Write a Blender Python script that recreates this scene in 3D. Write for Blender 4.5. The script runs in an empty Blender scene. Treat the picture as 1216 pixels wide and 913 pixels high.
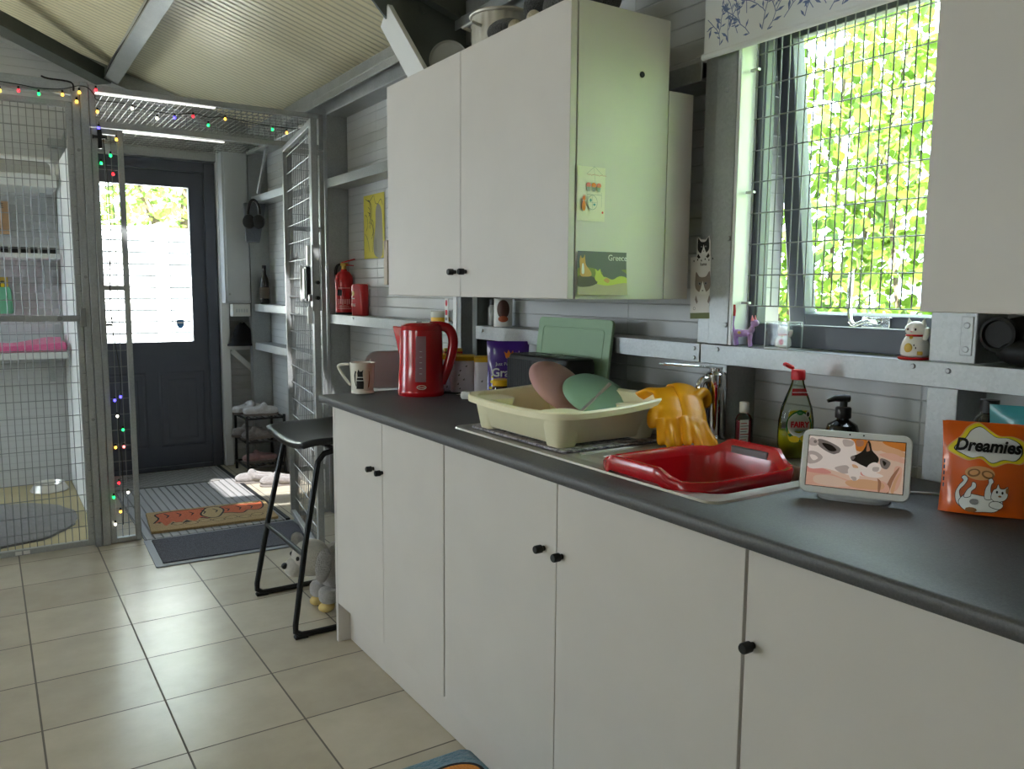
import bpy, bmesh, math, random
from mathutils import Vector, Matrix, noise
from mathutils.geometry import tessellate_polygon
R = math.radians
PI = math.pi
rnd = random.Random(7)
SC = bpy.context.scene
COL = SC.collection
V = Vector

# ------------------------------------------------------------------ materials
def lin(c):
    return tuple((x/255/12.92 if x/255 <= .04045 else ((x/255+.055)/1.055)**2.4) for x in c)

def nmat(name):
    m = bpy.data.materials.new(name); m.use_nodes = True
    nt = m.node_tree
    return m, nt, nt.nodes['Principled BSDF']

def coords(nt, scale=(1, 1, 1), kind='Object'):
    tc = nt.nodes.new('ShaderNodeTexCoord'); mp = nt.nodes.new('ShaderNodeMapping')
    mp.inputs['Scale'].default_value = scale
    nt.links.new(tc.outputs[kind], mp.inputs['Vector'])
    return mp.outputs['Vector']

def mth(nt, op, a, b=None, c=None):
    n = nt.nodes.new('ShaderNodeMath'); n.operation = op
    for i, x in enumerate((a, b, c)):
        if x is None: continue
        if hasattr(x, 'is_linked') or hasattr(x, 'links'): nt.links.new(x, n.inputs[i])
        else: n.inputs[i].default_value = x
    return n.outputs[0]

def ramp(nt, fac, stops):
    r = nt.nodes.new('ShaderNodeValToRGB')
    el = r.color_ramp.elements
    while len(el) < len(stops): el.new(.5)
    for e, (p, c) in zip(el, stops):
        e.position = p; e.color = (*c, 1) if len(c) == 3 else c
    nt.links.new(fac, r.inputs[0]); return r.outputs[0]

def noise_tex(nt, vec, scale, detail=3, rough=.5):
    n = nt.nodes.new('ShaderNodeTexNoise'); n.inputs['Scale'].default_value = scale
    n.inputs['Detail'].default_value = detail; n.inputs['Roughness'].default_value = rough
    nt.links.new(vec, n.inputs['Vector']); return n.outputs['Fac']

def bump(nt, bs, h, strength, dist=.01):
    b = nt.nodes.new('ShaderNodeBump'); b.inputs['Strength'].default_value = strength
    b.inputs['Distance'].default_value = dist
    nt.links.new(h, b.inputs['Height']); nt.links.new(b.outputs[0], bs.inputs['Normal'])

MATS = {}
def M(name, c=(200, 200, 200), rough=.5, metal=0, var=0., vs=20, bmp=0, bs=60, emit=0, trans=0, ior=1.45, coat=0, sheen=0, sss=0, alpha=1):
    """one procedural material: colour with a little noise variation, optional bump"""
    if name in MATS: return MATS[name]
    m, nt, b = nmat(name)
    col = lin(c)
    b.inputs['Base Color'].default_value = (*col, 1)
    b.inputs['Roughness'].default_value = rough; b.inputs['Metallic'].default_value = metal
    b.inputs['IOR'].default_value = ior
    if trans: b.inputs['Transmission Weight'].default_value = trans
    if coat: b.inputs['Coat Weight'].default_value = coat; b.inputs['Coat Roughness'].default_value = .08
    if sheen: b.inputs['Sheen Weight'].default_value = sheen
    if alpha < 1: b.inputs['Alpha'].default_value = alpha
    if var or bmp:
        vec = coords(nt)
    if var:
        f = noise_tex(nt, vec, vs, 4)
        nt.links.new(ramp(nt, f, [(.3, tuple(x*(1-var) for x in col)), (.7, tuple(min(1, x*(1+var)) for x in col))]), b.inputs['Base Color'])
    if bmp:
        bump(nt, b, noise_tex(nt, vec, bs, 3), bmp)
    if emit:
        b.inputs['Emission Color'].default_value = (*col, 1); b.inputs['Emission Strength'].default_value = emit
    MATS[name] = m
    return m

def glass_pane(name, tint=(1, 1, 1), gloss=.1):
    m = bpy.data.materials.new(name); m.use_nodes = True; nt = m.node_tree
    nt.nodes.clear()
    o = nt.nodes.new('ShaderNodeOutputMaterial'); mx = nt.nodes.new('ShaderNodeMixShader')
    t = nt.nodes.new('ShaderNodeBsdfTransparent'); g = nt.nodes.new('ShaderNodeBsdfGlossy')
    g.inputs['Roughness'].default_value = .03; t.inputs[0].default_value = (*tint, 1)
    fr = nt.nodes.new('ShaderNodeFresnel'); fr.inputs[0].default_value = 1.35
    nt.links.new(mth(nt, 'MULTIPLY', fr.outputs[0], gloss*8), mx.inputs[0])
    nt.links.new(t.outputs[0], mx.inputs[1]); nt.links.new(g.outputs[0], mx.inputs[2])
    nt.links.new(mx.outputs[0], o.inputs[0]); MATS[name] = m
    return m

def m_tiles():
    m, nt, b = nmat('beige_floor_tiles')
    tc = nt.nodes.new('ShaderNodeTexCoord'); sp = nt.nodes.new('ShaderNodeSeparateXYZ')
    nt.links.new(tc.outputs['Object'], sp.inputs[0])
    def line(out, off, step, w):
        u = mth(nt, 'FRACT', mth(nt, 'DIVIDE', mth(nt, 'SUBTRACT', out, off), step))
        d = mth(nt, 'MINIMUM', u, mth(nt, 'SUBTRACT', 1., u))
        return mth(nt, 'LESS_THAN', d, w/step), mth(nt, 'FLOOR', mth(nt, 'DIVIDE', mth(nt, 'SUBTRACT', out, off), step))
    lx, ix = line(sp.outputs[0], .072, .338, .0028)
    ly, iy = line(sp.outputs[1], 3.314, .3455, .0028)
    g = mth(nt, 'MAXIMUM', lx, ly)
    wn = nt.nodes.new('ShaderNodeTexWhiteNoise'); wn.noise_dimensions = '2D'
    cb = nt.nodes.new('ShaderNodeCombineXYZ'); nt.links.new(ix, cb.inputs[0]); nt.links.new(iy, cb.inputs[1])
    nt.links.new(cb.outputs[0], wn.inputs['Vector'])
    f = mth(nt, 'ADD', mth(nt, 'MULTIPLY', noise_tex(nt, tc.outputs['Object'], 5, 5, .6), .75), mth(nt, 'MULTIPLY', wn.outputs['Value'], .25))
    c = ramp(nt, f, [(.25, lin((176, 166, 147))), (.75, lin((200, 191, 172)))])
    mx = nt.nodes.new('ShaderNodeMix'); mx.data_type = 'RGBA'
    nt.links.new(g, mx.inputs[0]); nt.links.new(c, mx.inputs[6]); mx.inputs[7].default_value = (*lin((96, 88, 78)), 1)
    nt.links.new(mx.outputs[2], b.inputs['Base Color'])
    nt.links.new(mth(nt, 'ADD', mth(nt, 'MULTIPLY', g, .4), .27), b.inputs['Roughness'])
    bump(nt, b, mth(nt, 'SUBTRACT', 1., g), .35, .003)
    return m

def m_ribbed(name, c, axis, period, width, depth, rough=.4, joint=None, dark=.75, var=.03, metal=0):
    """sheeting with fine grooves across one axis"""
    m, nt, b = nmat(name)
    tc = nt.nodes.new('ShaderNodeTexCoord'); sp = nt.nodes.new('ShaderNodeSeparateXYZ')
    nt.links.new(tc.outputs['Object'], sp.inputs[0])
    def groove(ax, per, w):
        u = mth(nt, 'FRACT', mth(nt, 'DIVIDE', sp.outputs[ax], per))
        d = mth(nt, 'MINIMUM', u, mth(nt, 'SUBTRACT', 1., u))
        return mth(nt, 'SUBTRACT', 1., mth(nt, 'MINIMUM', mth(nt, 'DIVIDE', d, w/per), 1.))
    g = groove(axis, period, width)
    if joint: g = mth(nt, 'MAXIMUM', g, groove(joint[0], joint[1], joint[2]))
    col = lin(c)
    f = noise_tex(nt, tc.outputs['Object'], 3, 4)
    cc = ramp(nt, f, [(.3, tuple(x*(1-var) for x in col)), (.7, tuple(min(1, x*(1+var)) for x in col))])
    mx = nt.nodes.new('ShaderNodeMix'); mx.data_type = 'RGBA'
    nt.links.new(g, mx.inputs[0]); nt.links.new(cc, mx.inputs[6]); mx.inputs[7].default_value = (*(x*dark for x in col), 1)
    nt.links.new(mx.outputs[2], b.inputs['Base Color'])
    b.inputs['Roughness'].default_value = rough; b.inputs['Metallic'].default_value = metal
    bump(nt, b, mth(nt, 'SUBTRACT', 1., g), .8, depth)
    return m

def m_galv():
    m, nt, b = nmat('galvanised_steel')
    vec = coords(nt, (1, 1, 1))
    vo = nt.nodes.new('ShaderNodeTexVoronoi'); vo.inputs['Scale'].default_value = 160
    nt.links.new(vec, vo.inputs['Vector'])
    f = mth(nt, 'ADD', mth(nt, 'MULTIPLY', vo.outputs['Color'], .3), mth(nt, 'MULTIPLY', noise_tex(nt, vec, 9, 4), .7))
    nt.links.new(ramp(nt, f, [(.2, lin((154, 157, 157))), (.8, lin((182, 185, 185)))]), b.inputs['Base Color'])
    b.inputs['Metallic'].default_value = .55
    nt.links.new(ramp(nt, f, [(.2, (.36,)*3), (.8, (.52,)*3)]), b.inputs['Roughness'])
    return m

def m_worktop():
    m, nt, b = nmat('charcoal_laminate')
    vec = coords(nt)
    f = noise_tex(nt, vec, 260, 3, .7)
    nt.links.new(ramp(nt, f, [(.35, lin((50, 49, 51))), (.7, lin((74, 73, 75)))]), b.inputs['Base Color'])
    b.inputs['Roughness'].default_value = .54
    b.inputs['Specular IOR Level'].default_value = 1.0
    bump(nt, b, f, .12, .002)
    return m

def m_leaf(name, c1, c2, tr=.55):
    m = bpy.data.materials.new(name); m.use_nodes = True; nt = m.node_tree; nt.nodes.clear()
    o = nt.nodes.new('ShaderNodeOutputMaterial'); mx = nt.nodes.new('ShaderNodeMixShader')
    d = nt.nodes.new('ShaderNodeBsdfPrincipled'); t = nt.nodes.new('ShaderNodeBsdfTranslucent')
    ge = nt.nodes.new('ShaderNodeNewGeometry')
    c = ramp(nt, ge.outputs['Random Per Island'], [(0, lin(c1)), (1, lin(c2))])
    nt.links.new(c, d.inputs['Base Color']); nt.links.new(c, t.inputs[0]); d.inputs['Roughness'].default_value = .35
    mx.inputs[0].default_value = tr
    nt.links.new(d.outputs[0], mx.inputs[1]); nt.links.new(t.outputs[0], mx.inputs[2]); nt.links.new(mx.outputs[0], o.inputs[0])
    return m

def m_fur(name, c1, c2, scale=40):
    m, nt, b = nmat(name)
    vec = coords(nt)
    f = noise_tex(nt, vec, scale, 5, .7)
    nt.links.new(ramp(nt, f, [(.3, lin(c1)), (.7, lin(c2))]), b.inputs['Base Color'])
    b.inputs['Roughness'].default_value = .95; b.inputs['Sheen Weight'].default_value = .4
    bump(nt, b, noise_tex(nt, vec, scale*4, 4, .7), .9, .012)
    return m

def m_fleck(name, c1, c2, scale, rough=.9, thr=.5):
    m, nt, b = nmat(name)
    f = noise_tex(nt, coords(nt), scale, 4, .8)
    nt.links.new(ramp(nt, f, [(thr-.12, lin(c1)), (thr+.12, lin(c2))]), b.inputs['Base Color'])
    b.inputs['Roughness'].default_value = rough
    bump(nt, b, f, .6, .006)
    return m

TILE = m_tiles()
WALLM = m_ribbed('white_ribbed_wall_sheet', (196, 197, 197), 2, .0505, .0030, .0025, .42, (1, 1.0, .003), .8)
WALLF = m_ribbed('white_ribbed_gable_sheet', (196, 197, 197), 2, .0505, .0030, .0025, .42, (0, 1.0, .003), .8)
CEILM = m_ribbed('cream_ribbed_roof_sheet', (236, 228, 196), 1, .05, .012, .006, .30, (1, 1.0, .008), .66)
GALV = m_galv()
WORK = m_worktop()
CABW = M('white_cabinet_board', (208, 202, 196), .42, var=.02, vs=6)
WHITE = M('white_paint', (226, 227, 226), .4)
WPLAST = M('white_plastic', (228, 228, 226), .3)
PVC = M('white_upvc', (225, 227, 227), .28)
ANTH = M('anthracite_frame', (82, 85, 95), .42, var=.03)
DKSTEEL = M('dark_painted_steel', (88, 93, 90), .5, .2, var=.08, vs=8)
BLACK = M('black_plastic', (22, 22, 24), .38)
BLKRUB = M('black_rubber', (26, 26, 27), .7)
BLKMET = M('black_painted_metal', (24, 25, 27), .4, .3)
CHROME = M('chrome', (222, 224, 226), .1, 1)
STAIN = M('stainless_steel', (206, 203, 196), .36, .85, var=.05, vs=8)
WIRE = M('bright_galvanised_wire', (142, 144, 144), .38, .6)
RED = M('red_gloss_plastic', (188, 14, 26), .25, coat=.4)
REDP = M('red_paint', (190, 22, 28), .3, coat=.3)
CREAM = M('cream_plastic', (244, 236, 200), .35, var=.015, sss=.1)
ROOFL = glass_pane('opal_roof_light', (.19, .20, .22), .06)  # tint holds back the sun coming through the added roof opening
GLASS = glass_pane('clear_window_pane', (.96, .98, .97), .06)

# ------------------------------------------------------------------ mesh builder
class MB:
    def __init__(s):
        s.v, s.f, s.m = [], [], []
    def add(s, vs, fs, mi=0, T=None):
        n = len(s.v)
        s.v += [tuple(T @ V(p)) if T else tuple(p) for p in vs]
        s.f += [tuple(i+n for i in f) for f in fs]
        s.m += [mi]*len(fs)
        return s
    def box(s, x0, y0, z0, x1, y1, z1, mi=0, T=None):
        x0, x1 = sorted((x0, x1)); y0, y1 = sorted((y0, y1)); z0, z1 = sorted((z0, z1))
        return s.add([(x0, y0, z0), (x1, y0, z0), (x1, y1, z0), (x0, y1, z0), (x0, y0, z1), (x1, y0, z1), (x1, y1, z1), (x0, y1, z1)],
                     [(0, 3, 2, 1), (4, 5, 6, 7), (0, 1, 5, 4), (1, 2, 6, 5), (2, 3, 7, 6), (3, 0, 4, 7)], mi, T)
    def bar(s, p, q, w, h, mi=0, up=(0, 0, 1)):
        """box along p-q, w wide, h high"""
        p, q = V(p), V(q); d = (q-p).normalized(); u = V(up)
        if abs(d.dot(u)) > .98: u = V((1, 0, 0))
        r = d.cross(u).normalized()*w/2; t = r.cross(d).normalized()*h/2
        vs = [p-r-t, p+r-t, p+r+t, p-r+t, q-r-t, q+r-t, q+r+t, q-r+t]
        return s.add(vs, [(0, 1, 2, 3)[::-1], (4, 5, 6, 7), (0, 1, 5, 4), (1, 2, 6, 5), (2, 3, 7, 6), (3, 0, 4, 7)], mi)
    def loft(s, rings, c0=True, c1=True, mi=0, closed=True, T=None):
        n = len(rings[0]); vs = [p for r in rings for p in r]; fs = []
        for i in range(len(rings)-1):
            for j in range(n if closed else n-1):
                k = (j+1) % n
                fs.append((i*n+j, i*n+k, (i+1)*n+k, (i+1)*n+j))
        if c0: fs.append(tuple(range(n))[::-1])
        if c1: fs.append(tuple((len(rings)-1)*n+j for j in range(n)))
        return s.add(vs, fs, mi, T)
    def tube(s, pts, r, seg=8, closed=False, mi=0, flat=1., T=None):
        P = [V(p) for p in pts]; n = len(P)
        rr = r if isinstance(r, (list, tuple)) else [r]*n
        tg = []
        for i in range(n):
            a = P[(i-1) % n] if closed or i else P[0]; b = P[(i+1) % n] if closed or i < n-1 else P[-1]
            d = b-a
            tg.append(d.normalized() if d.length > 1e-9 else V((0, 0, 1)))
        nrm = tg[0].orthogonal().normalized(); rings = []
        if abs(tg[0].z) < .95: nrm = (V((0, 0, 1))-tg[0]*tg[0].z).normalized()
        for i in range(n):
            nrm = (nrm-tg[i]*nrm.dot(tg[i]))
            nrm = nrm.normalized() if nrm.length > 1e-6 else tg[i].orthogonal().normalized()
            bn = tg[i].cross(nrm)
            rings.append([P[i]+(nrm*math.cos(2*PI*k/seg)*flat+bn*math.sin(2*PI*k/seg))*rr[i] for k in range(seg)])
        if closed: rings.append(rings[0])
        return s.loft(rings, not closed, not closed, mi, True, T)
    def cyl(s, p, q, r0, r1=None, seg=20, mi=0, T=None):
        return s.tube([p, q], [r0, r0 if r1 is None else r1], seg, False, mi, 1., T)
    def lathe(s, prof, o=(0, 0, 0), seg=28, mi=0, T=None, sx=1., sy=1.):
        rings = [[(o[0]+max(r, 1e-4)*sx*math.cos(2*PI*k/seg), o[1]+max(r, 1e-4)*sy*math.sin(2*PI*k/seg), o[2]+z) for k in range(seg)] for r, z in prof]
        return s.loft(rings, True, True, mi, True, T)
    def ell(s, c, r, seg=16, rg=10, mi=0, T=None):
        rings = []
        for i in range(rg+1):
            a = -PI/2+PI*i/rg; cr = max(math.cos(a), 1e-3)
            rings.append([(c[0]+r[0]*cr*math.cos(2*PI*k/seg), c[1]+r[1]*cr*math.sin(2*PI*k/seg), c[2]+r[2]*math.sin(a)) for k in range(seg)])
        return s.loft(rings, True, True, mi, True, T)
    def prism(s, poly, O, U, W, depth, mi=0):
        """polygon in the U-W plane at O, extruded by depth against the normal U x W"""
        O, U, W = V(O), V(U), V(W); N = U.cross(W).normalized()
        a = [O+U*x+W*y for x, y in poly]; b = [p-N*depth for p in a]
        n = len(a); tri = tessellate_polygon([[V((x, y, 0)) for x, y in poly]])
        fs = []
        for t in tri:
            p, q, r = (V((*poly[i], 0)) for i in t)
            if (q-p).cross(r-p).z < 0: t = t[::-1]
            fs += [tuple(t), tuple(i+n for i in t[::-1])]
        ar = sum(poly[i][0]*poly[(i+1) % n][1]-poly[(i+1) % n][0]*poly[i][1] for i in range(n))
        for i in range(n):
            j = (i+1) % n
            fs.append((i, i+n, j+n, j) if ar > 0 else (i, j, j+n, i+n))
        return s.add(a+b, fs, mi)
    def grid(s, fn, nu, nv, mi=0):
        vs = [fn(i/nu, j/nv) for j in range(nv+1) for i in range(nu+1)]
        fs = [(j*(nu+1)+i, j*(nu+1)+i+1, (j+1)*(nu+1)+i+1, (j+1)*(nu+1)+i) for j in range(nv) for i in range(nu)]
        return s.add(vs, fs, mi)
    def build(s, name, mats, parent=None, world=False, bevel=0, sub=0, solid=0, angle=38, bseg=2):
        me = bpy.data.meshes.new(name)
        me.from_pydata(s.v, [], s.f)
        for x in (mats if isinstance(mats, (list, tuple)) else [mats]): me.materials.append(x)
        me.polygons.foreach_set('material_index', s.m)
        me.polygons.foreach_set('use_smooth', [True]*len(s.f))
        me.set_sharp_from_angle(angle=R(angle)); me.update()
        o = bpy.data.objects.new(name, me); COL.objects.link(o)
        if parent is not None:
            o.parent = parent
            if world: o.matrix_parent_inverse = root_matrix(parent).inverted()
        if solid:
            md = o.modifiers.new('thickness', 'SOLIDIFY'); md.thickness = solid; md.offset = 0
        if bevel:
            md = o.modifiers.new('edge', 'BEVEL'); md.width = bevel; md.segments = bseg; md.limit_method = 'ANGLE'; md.angle_limit = R(40)
        if sub:
            md = o.modifiers.new('smooth', 'SUBSURF'); md.levels = sub; md.render_levels = sub
        return o

def root_matrix(o):
    m = o.matrix_basis.copy()
    while o.parent is not None:
        m = o.parent.matrix_basis @ o.matrix_parent_inverse @ m; o = o.parent
    return m

def tag(o, label, cat, group=None, kind=None):
    o['label'] = label; o['category'] = cat
    if group: o['group'] = group
    if kind: o['kind'] = kind
    return o

def thing(name, label, cat, loc=(0, 0, 0), rz=0, group=None, rot=None):
    o = bpy.data.objects.new(name, None); COL.objects.link(o)
    o.empty_display_size = .05
    o.location = loc; o.rotation_euler = rot or (0, 0, rz)
    return tag(o, label, cat, group)

def struct(o, label=None):
    o['kind'] = 'structure'
    if label: o['label'] = label
    return o

def dup(root, loc=None, rz=None, label=None, group=None, rot=None):
    def cp(o, parent):
        c = o.copy(); COL.objects.link(c)
        if parent is not None: c.parent = parent
        for ch in [x for x in KIDS.get(o.name, [])]: cp(ch, c)
        return c
    KIDS = {}
    for ch in bpy.data.objects:
        if ch.parent is not None: KIDS.setdefault(ch.parent.name, []).append(ch)
    r = cp(root, None)
    if loc is not None: r.location = loc
    if rz is not None: r.rotation_euler = (0, 0, rz)
    if rot is not None: r.rotation_euler = rot
    if label: r['label'] = label
    if group: r['group'] = group
    return r

def rrect(w, d, r, z, n=5, cx=0, cy=0):
    """rounded rectangle ring, counter-clockwise"""
    pts = []
    for sx, sy, a0 in ((1, 1, 0), (-1, 1, 90), (-1, -1, 180), (1, -1, 270)):
        for k in range(n+1):
            a = R(a0+90*k/n)
            pts.append((cx+sx*(w/2-r)+r*math.cos(a), cy+sy*(d/2-r)+r*math.sin(a), z))
    return pts

def rr2(w, h, r, n=5, cx=0, cy=0):
    return [(p[0], p[1]) for p in rrect(w, h, r, 0, n, cx, cy)]

def spline(pts, n=6, closed=True):
    """Catmull-Rom through points of any dimension"""
    out = []; k = len(pts)
    rng = range(k) if closed else range(k-1)
    for i in rng:
        g = lambda j: pts[j % k] if closed else pts[max(0, min(k-1, j))]
        a, b, c, d = g(i-1), g(i), g(i+1), g(i+2)
        for t in range(n):
            t /= n
            out.append(tuple(.5*(2*b[q]+(c[q]-a[q])*t+(2*a[q]-5*b[q]+4*c[q]-d[q])*t*t+(3*b[q]-a[q]-3*c[q]+d[q])*t**3) for q in range(len(b))))
    if not closed: out.append(tuple(pts[-1]))
    return out

def oval(cx, cy, rx, ry, n=20, a=0):
    return [(cx+rx*math.cos(2*PI*k/n)*math.cos(a)-ry*math.sin(2*PI*k/n)*math.sin(a), cy+rx*math.cos(2*PI*k/n)*math.sin(a)+ry*math.sin(2*PI*k/n)*math.cos(a)) for k in range(n)]

def stroke(pts, w):
    """a brush stroke as a polygon"""
    L, Rr = [], []
    n = len(pts)
    for i in range(n):
        a = pts[max(0, i-1)]; b = pts[min(n-1, i+1)]
        d = math.hypot(b[0]-a[0], b[1]-a[1]) or 1
        nx, ny = -(b[1]-a[1])/d, (b[0]-a[0])/d
        ww = w*(1 if 0 < i < n-1 else .6)/2
        L.append((pts[i][0]+nx*ww, pts[i][1]+ny*ww)); Rr.append((pts[i][0]-nx*ww, pts[i][1]-ny*ww))
    return Rr+L[::-1]

def prints(name, mats, shapes, O, U, W, parent=None, world=False, lift=.0004, step=.00012):
    """flat printed shapes on the U-W plane at O: shapes = [(points, material index)], later ones lie on top"""
    mb = MB(); O, U, W = V(O), V(U), V(W); N = U.cross(W).normalized()
    for i, (poly, mi) in enumerate(shapes):
        off = N*(lift+step*i)
        vs = [O+U*x+W*y+off for x, y in poly]
        fs = []
        for t in tessellate_polygon([[V((x, y, 0)) for x, y in poly]]):
            p, q, r = (V((*poly[k], 0)) for k in t)
            fs.append(tuple(t) if (q-p).cross(r-p).z > 0 else tuple(t[::-1]))
        mb.add(vs, fs, mi)
    return mb.build(name, mats, parent, world)

def lettering(txt, size, mat, O, U, W, parent=None, world=False, name='lettering', lift=.001, bold=0, shear=0, sx=1., align='CENTER', extr=.0004):
    cu = bpy.data.curves.new('t', 'FONT'); cu.body = txt; cu.size = size; cu.align_x = align; cu.align_y = 'CENTER'
    cu.offset = bold; cu.shear = shear; cu.extrude = extr; cu.resolution_u = 3
    t = bpy.data.objects.new('t', cu); COL.objects.link(t)
    me = bpy.data.meshes.new_from_object(t.evaluated_get(bpy.context.evaluated_depsgraph_get()))
    bpy.data.objects.remove(t); bpy.data.curves.remove(cu)
    U = V(U).normalized(); W = V(W).normalized(); N = U.cross(W)
    T = Matrix(((U.x*sx, W.x, N.x, 0), (U.y*sx, W.y, N.y, 0), (U.z*sx, W.z, N.z, 0), (0, 0, 0, 1)))
    T.translation = V(O)+N*lift
    me.transform(T); me.materials.clear(); me.materials.append(mat); me.name = name
    o = bpy.data.objects.new(name, me); COL.objects.link(o)
    if parent is not None:
        o.parent = parent
        if world: o.matrix_parent_inverse = root_matrix(parent).inverted()
    return o

def remeshed(mb, name, mat, parent, vox=.003, smooth=4, world=True):
    o = mb.build(name, mat, parent, world, angle=180)
    r = o.modifiers.new('skin', 'REMESH'); r.mode = 'VOXEL'; r.voxel_size = vox; r.use_smooth_shade = True
    s = o.modifiers.new('soft', 'SMOOTH'); s.iterations = smooth; s.factor = .5
    return o

def fine_tris(poly, step):
    out = [[V((*poly[i], 0)) for i in t] for t in tessellate_polygon([[V((x, y, 0)) for x, y in poly]])]
    res = []
    while out:
        a, b, c = out.pop()
        e = [(a-b).length, (b-c).length, (c-a).length]
        m = max(e)
        if m <= step: res.append((a, b, c)); continue
        i = e.index(m)
        if i == 0: q = (a+b)/2; out += [(a, q, c), (q, b, c)]
        elif i == 1: q = (b+c)/2; out += [(a, b, q), (a, q, c)]
        else: q = (c+a)/2; out += [(a, b, q), (q, b, c)]
    return res

def wire_mesh(mb, O, U, W, w, h, du, dw, r=.0014, loops=False):
    """welded mesh of round wires in the U-W plane"""
    O, U, W = V(O), V(U).normalized(), V(W).normalized(); N = U.cross(W)
    k = 0
    while k*du <= w+1e-6:
        p = O+U*(k*du); mb.tube([p, p+W*h], r, 5); k += 1
    k = 0
    while k*dw <= h+1e-6:
        p = O+W*(k*dw)+N*r*1.6; mb.tube([p, p+U*w], r, 5); k += 1
    return mb

def skinned(name, verts, edges, radii, mat, parent, sub=2, world=False, rootv=0):
    me = bpy.data.meshes.new(name); me.from_pydata(verts, edges, []); me.materials.append(mat)
    o = bpy.data.objects.new(name, me); COL.objects.link(o)
    md = o.modifiers.new('skin', 'SKIN'); md.use_smooth_shade = True
    if not me.skin_vertices: 
        bm = bmesh.new(); bm.from_mesh(me); bm.verts.layers.skin.verify(); bm.to_mesh(me); bm.free()
    for i, r in enumerate(radii):
        sv = me.skin_vertices[0].data[i]
        sv.radius = (r, r) if not isinstance(r, tuple) else r
        sv.use_root = (i == rootv)
    s2 = o.modifiers.new('smooth', 'SUBSURF'); s2.levels = sub; s2.render_levels = sub
    if parent is not None:
        o.parent = parent
        if world: o.matrix_parent_inverse = root_matrix(parent).inverted()
    return o
# ------------------------------------------------------------------ camera
cam = bpy.data.cameras.new('camera'); camo = bpy.data.objects.new('camera', cam); COL.objects.link(camo)
ya, pi_, ro = R(33.2), R(6.65), R(.45)
fw = V((math.sin(ya)*math.cos(pi_), math.cos(ya)*math.cos(pi_), -math.sin(pi_)))
r0 = V((math.cos(ya), -math.sin(ya), 0)); u0 = r0.cross(fw)
rt = r0*math.cos(ro)+u0*math.sin(ro); up = u0*math.cos(ro)-r0*math.sin(ro)
mw = Matrix((rt, up, -fw)).transposed().to_4x4(); mw.translation = V((0, 0, 1.30))
camo.matrix_world = mw
cam.sensor_fit = 'HORIZONTAL'; cam.sensor_width = 36; cam.lens = 955/1216*36; cam.clip_start = .05
SC.camera = camo

# ------------------------------------------------------------------ room shell
XW, XG = 1.76, 1.64           # wall sheet, face of the steel rails
EZ, SL = 2.44, .305           # eaves height, roof slope
XR = -.62                     # ridge
def roofz(x): return EZ+SL*(XW-x) if x > XR else EZ+SL*(XW-XR)-SL*(XR-x)
XL, YB, YF = -3.0, -2.2, 6.1

fl = MB().box(XL-.1, YB-.1, -.1, 1.86, YF+.06, 0).build('floor', TILE); struct(fl, 'floor of square beige ceramic tiles')
WY0, WY1, WZ0, WZ1 = .93, 1.467, 1.162, 2.06      # kitchen window hole
w = MB()
w.box(XW, YB, 0, XW+.08, WY0, 2.5); w.box(XW, WY1, 0, XW+.08, YF+.06, 2.5)
w.box(XW, WY0, 0, XW+.08, WY1, WZ0); w.box(XW, WY0, WZ1, XW+.08, WY1, 2.5)
struct(w.build('wall_right', WALLM), 'white ribbed metal wall behind the kitchen worktop')
DX0, DX1, DZ = .50, 1.424, 2.18                     # porch door
def gable(name, y0, y1, mat, hole=None):
    w = MB(); xs = [XL, XR, 1.84]
    if hole: xs = [XL, XR, hole[0], hole[1], 1.84]
    for a, b in zip(xs, xs[1:]):
        z0 = hole[2] if hole and abs(a-hole[0]) < 1e-6 else 0
        w.add([(a, y0, z0), (b, y0, z0), (b, y1, z0), (a, y1, z0), (a, y0, roofz(a)+.03), (b, y0, roofz(b)+.03), (b, y1, roofz(b)+.03), (a, y1, roofz(a)+.03)],
              [(0, 3, 2, 1), (4, 5, 6, 7), (0, 1, 5, 4), (1, 2, 6, 5), (2, 3, 7, 6), (3, 0, 4, 7)])
    return struct(w.build(name, mat))
gable('wall_far', YF, YF+.06, WALLF, (DX0, DX1, DZ))['label'] = 'white ribbed end wall around the dark porch door'
gable('wall_near', YB-.06, YB, WALLF)
# unseen side wall; its glazed openings are added to let in fill light
LO = [(-1.1, -.3), (1.5, 2.6), (4.5, 5.8)]; LZ = [(1.45, 1.95), (1.15, 1.75), (.75, 2.05)]
w = MB(); ys = [YB]+[q for p in LO for q in p]+[YF+.06]
for i in range(0, len(ys), 2): w.box(XL-.08, ys[i], 0, XL, ys[i+1], 2.5)
for (a, b), (c, d) in zip(LO, LZ): w.box(XL-.08, a, 0, XL, b, c); w.box(XL-.08, a, d, XL, b, 2.5)
struct(w.build('wall_left', WALLM))
for i, ((a, b), (c, d)) in enumerate(zip(LO, LZ)):
    f = MB()
    f.box(XL-.06, a, c, XL-.01, a+.06, d); f.box(XL-.06, b-.06, c, XL-.01, b, d)
    f.box(XL-.06, a, c, XL-.01, b, c+.06); f.box(XL-.06, a, d-.06, XL-.01, b, d); f.box(XL-.06, (a+b)/2-.03, c, XL-.01, (a+b)/2+.03, d)
    o = struct(f.build('window_%d' % (i+2), ANTH), 'dark framed window in the garden side wall')
    MB().box(XL-.04, a+.05, c+.05, XL-.034, b-.05, d-.05).build('pane', GLASS, o)

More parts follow.
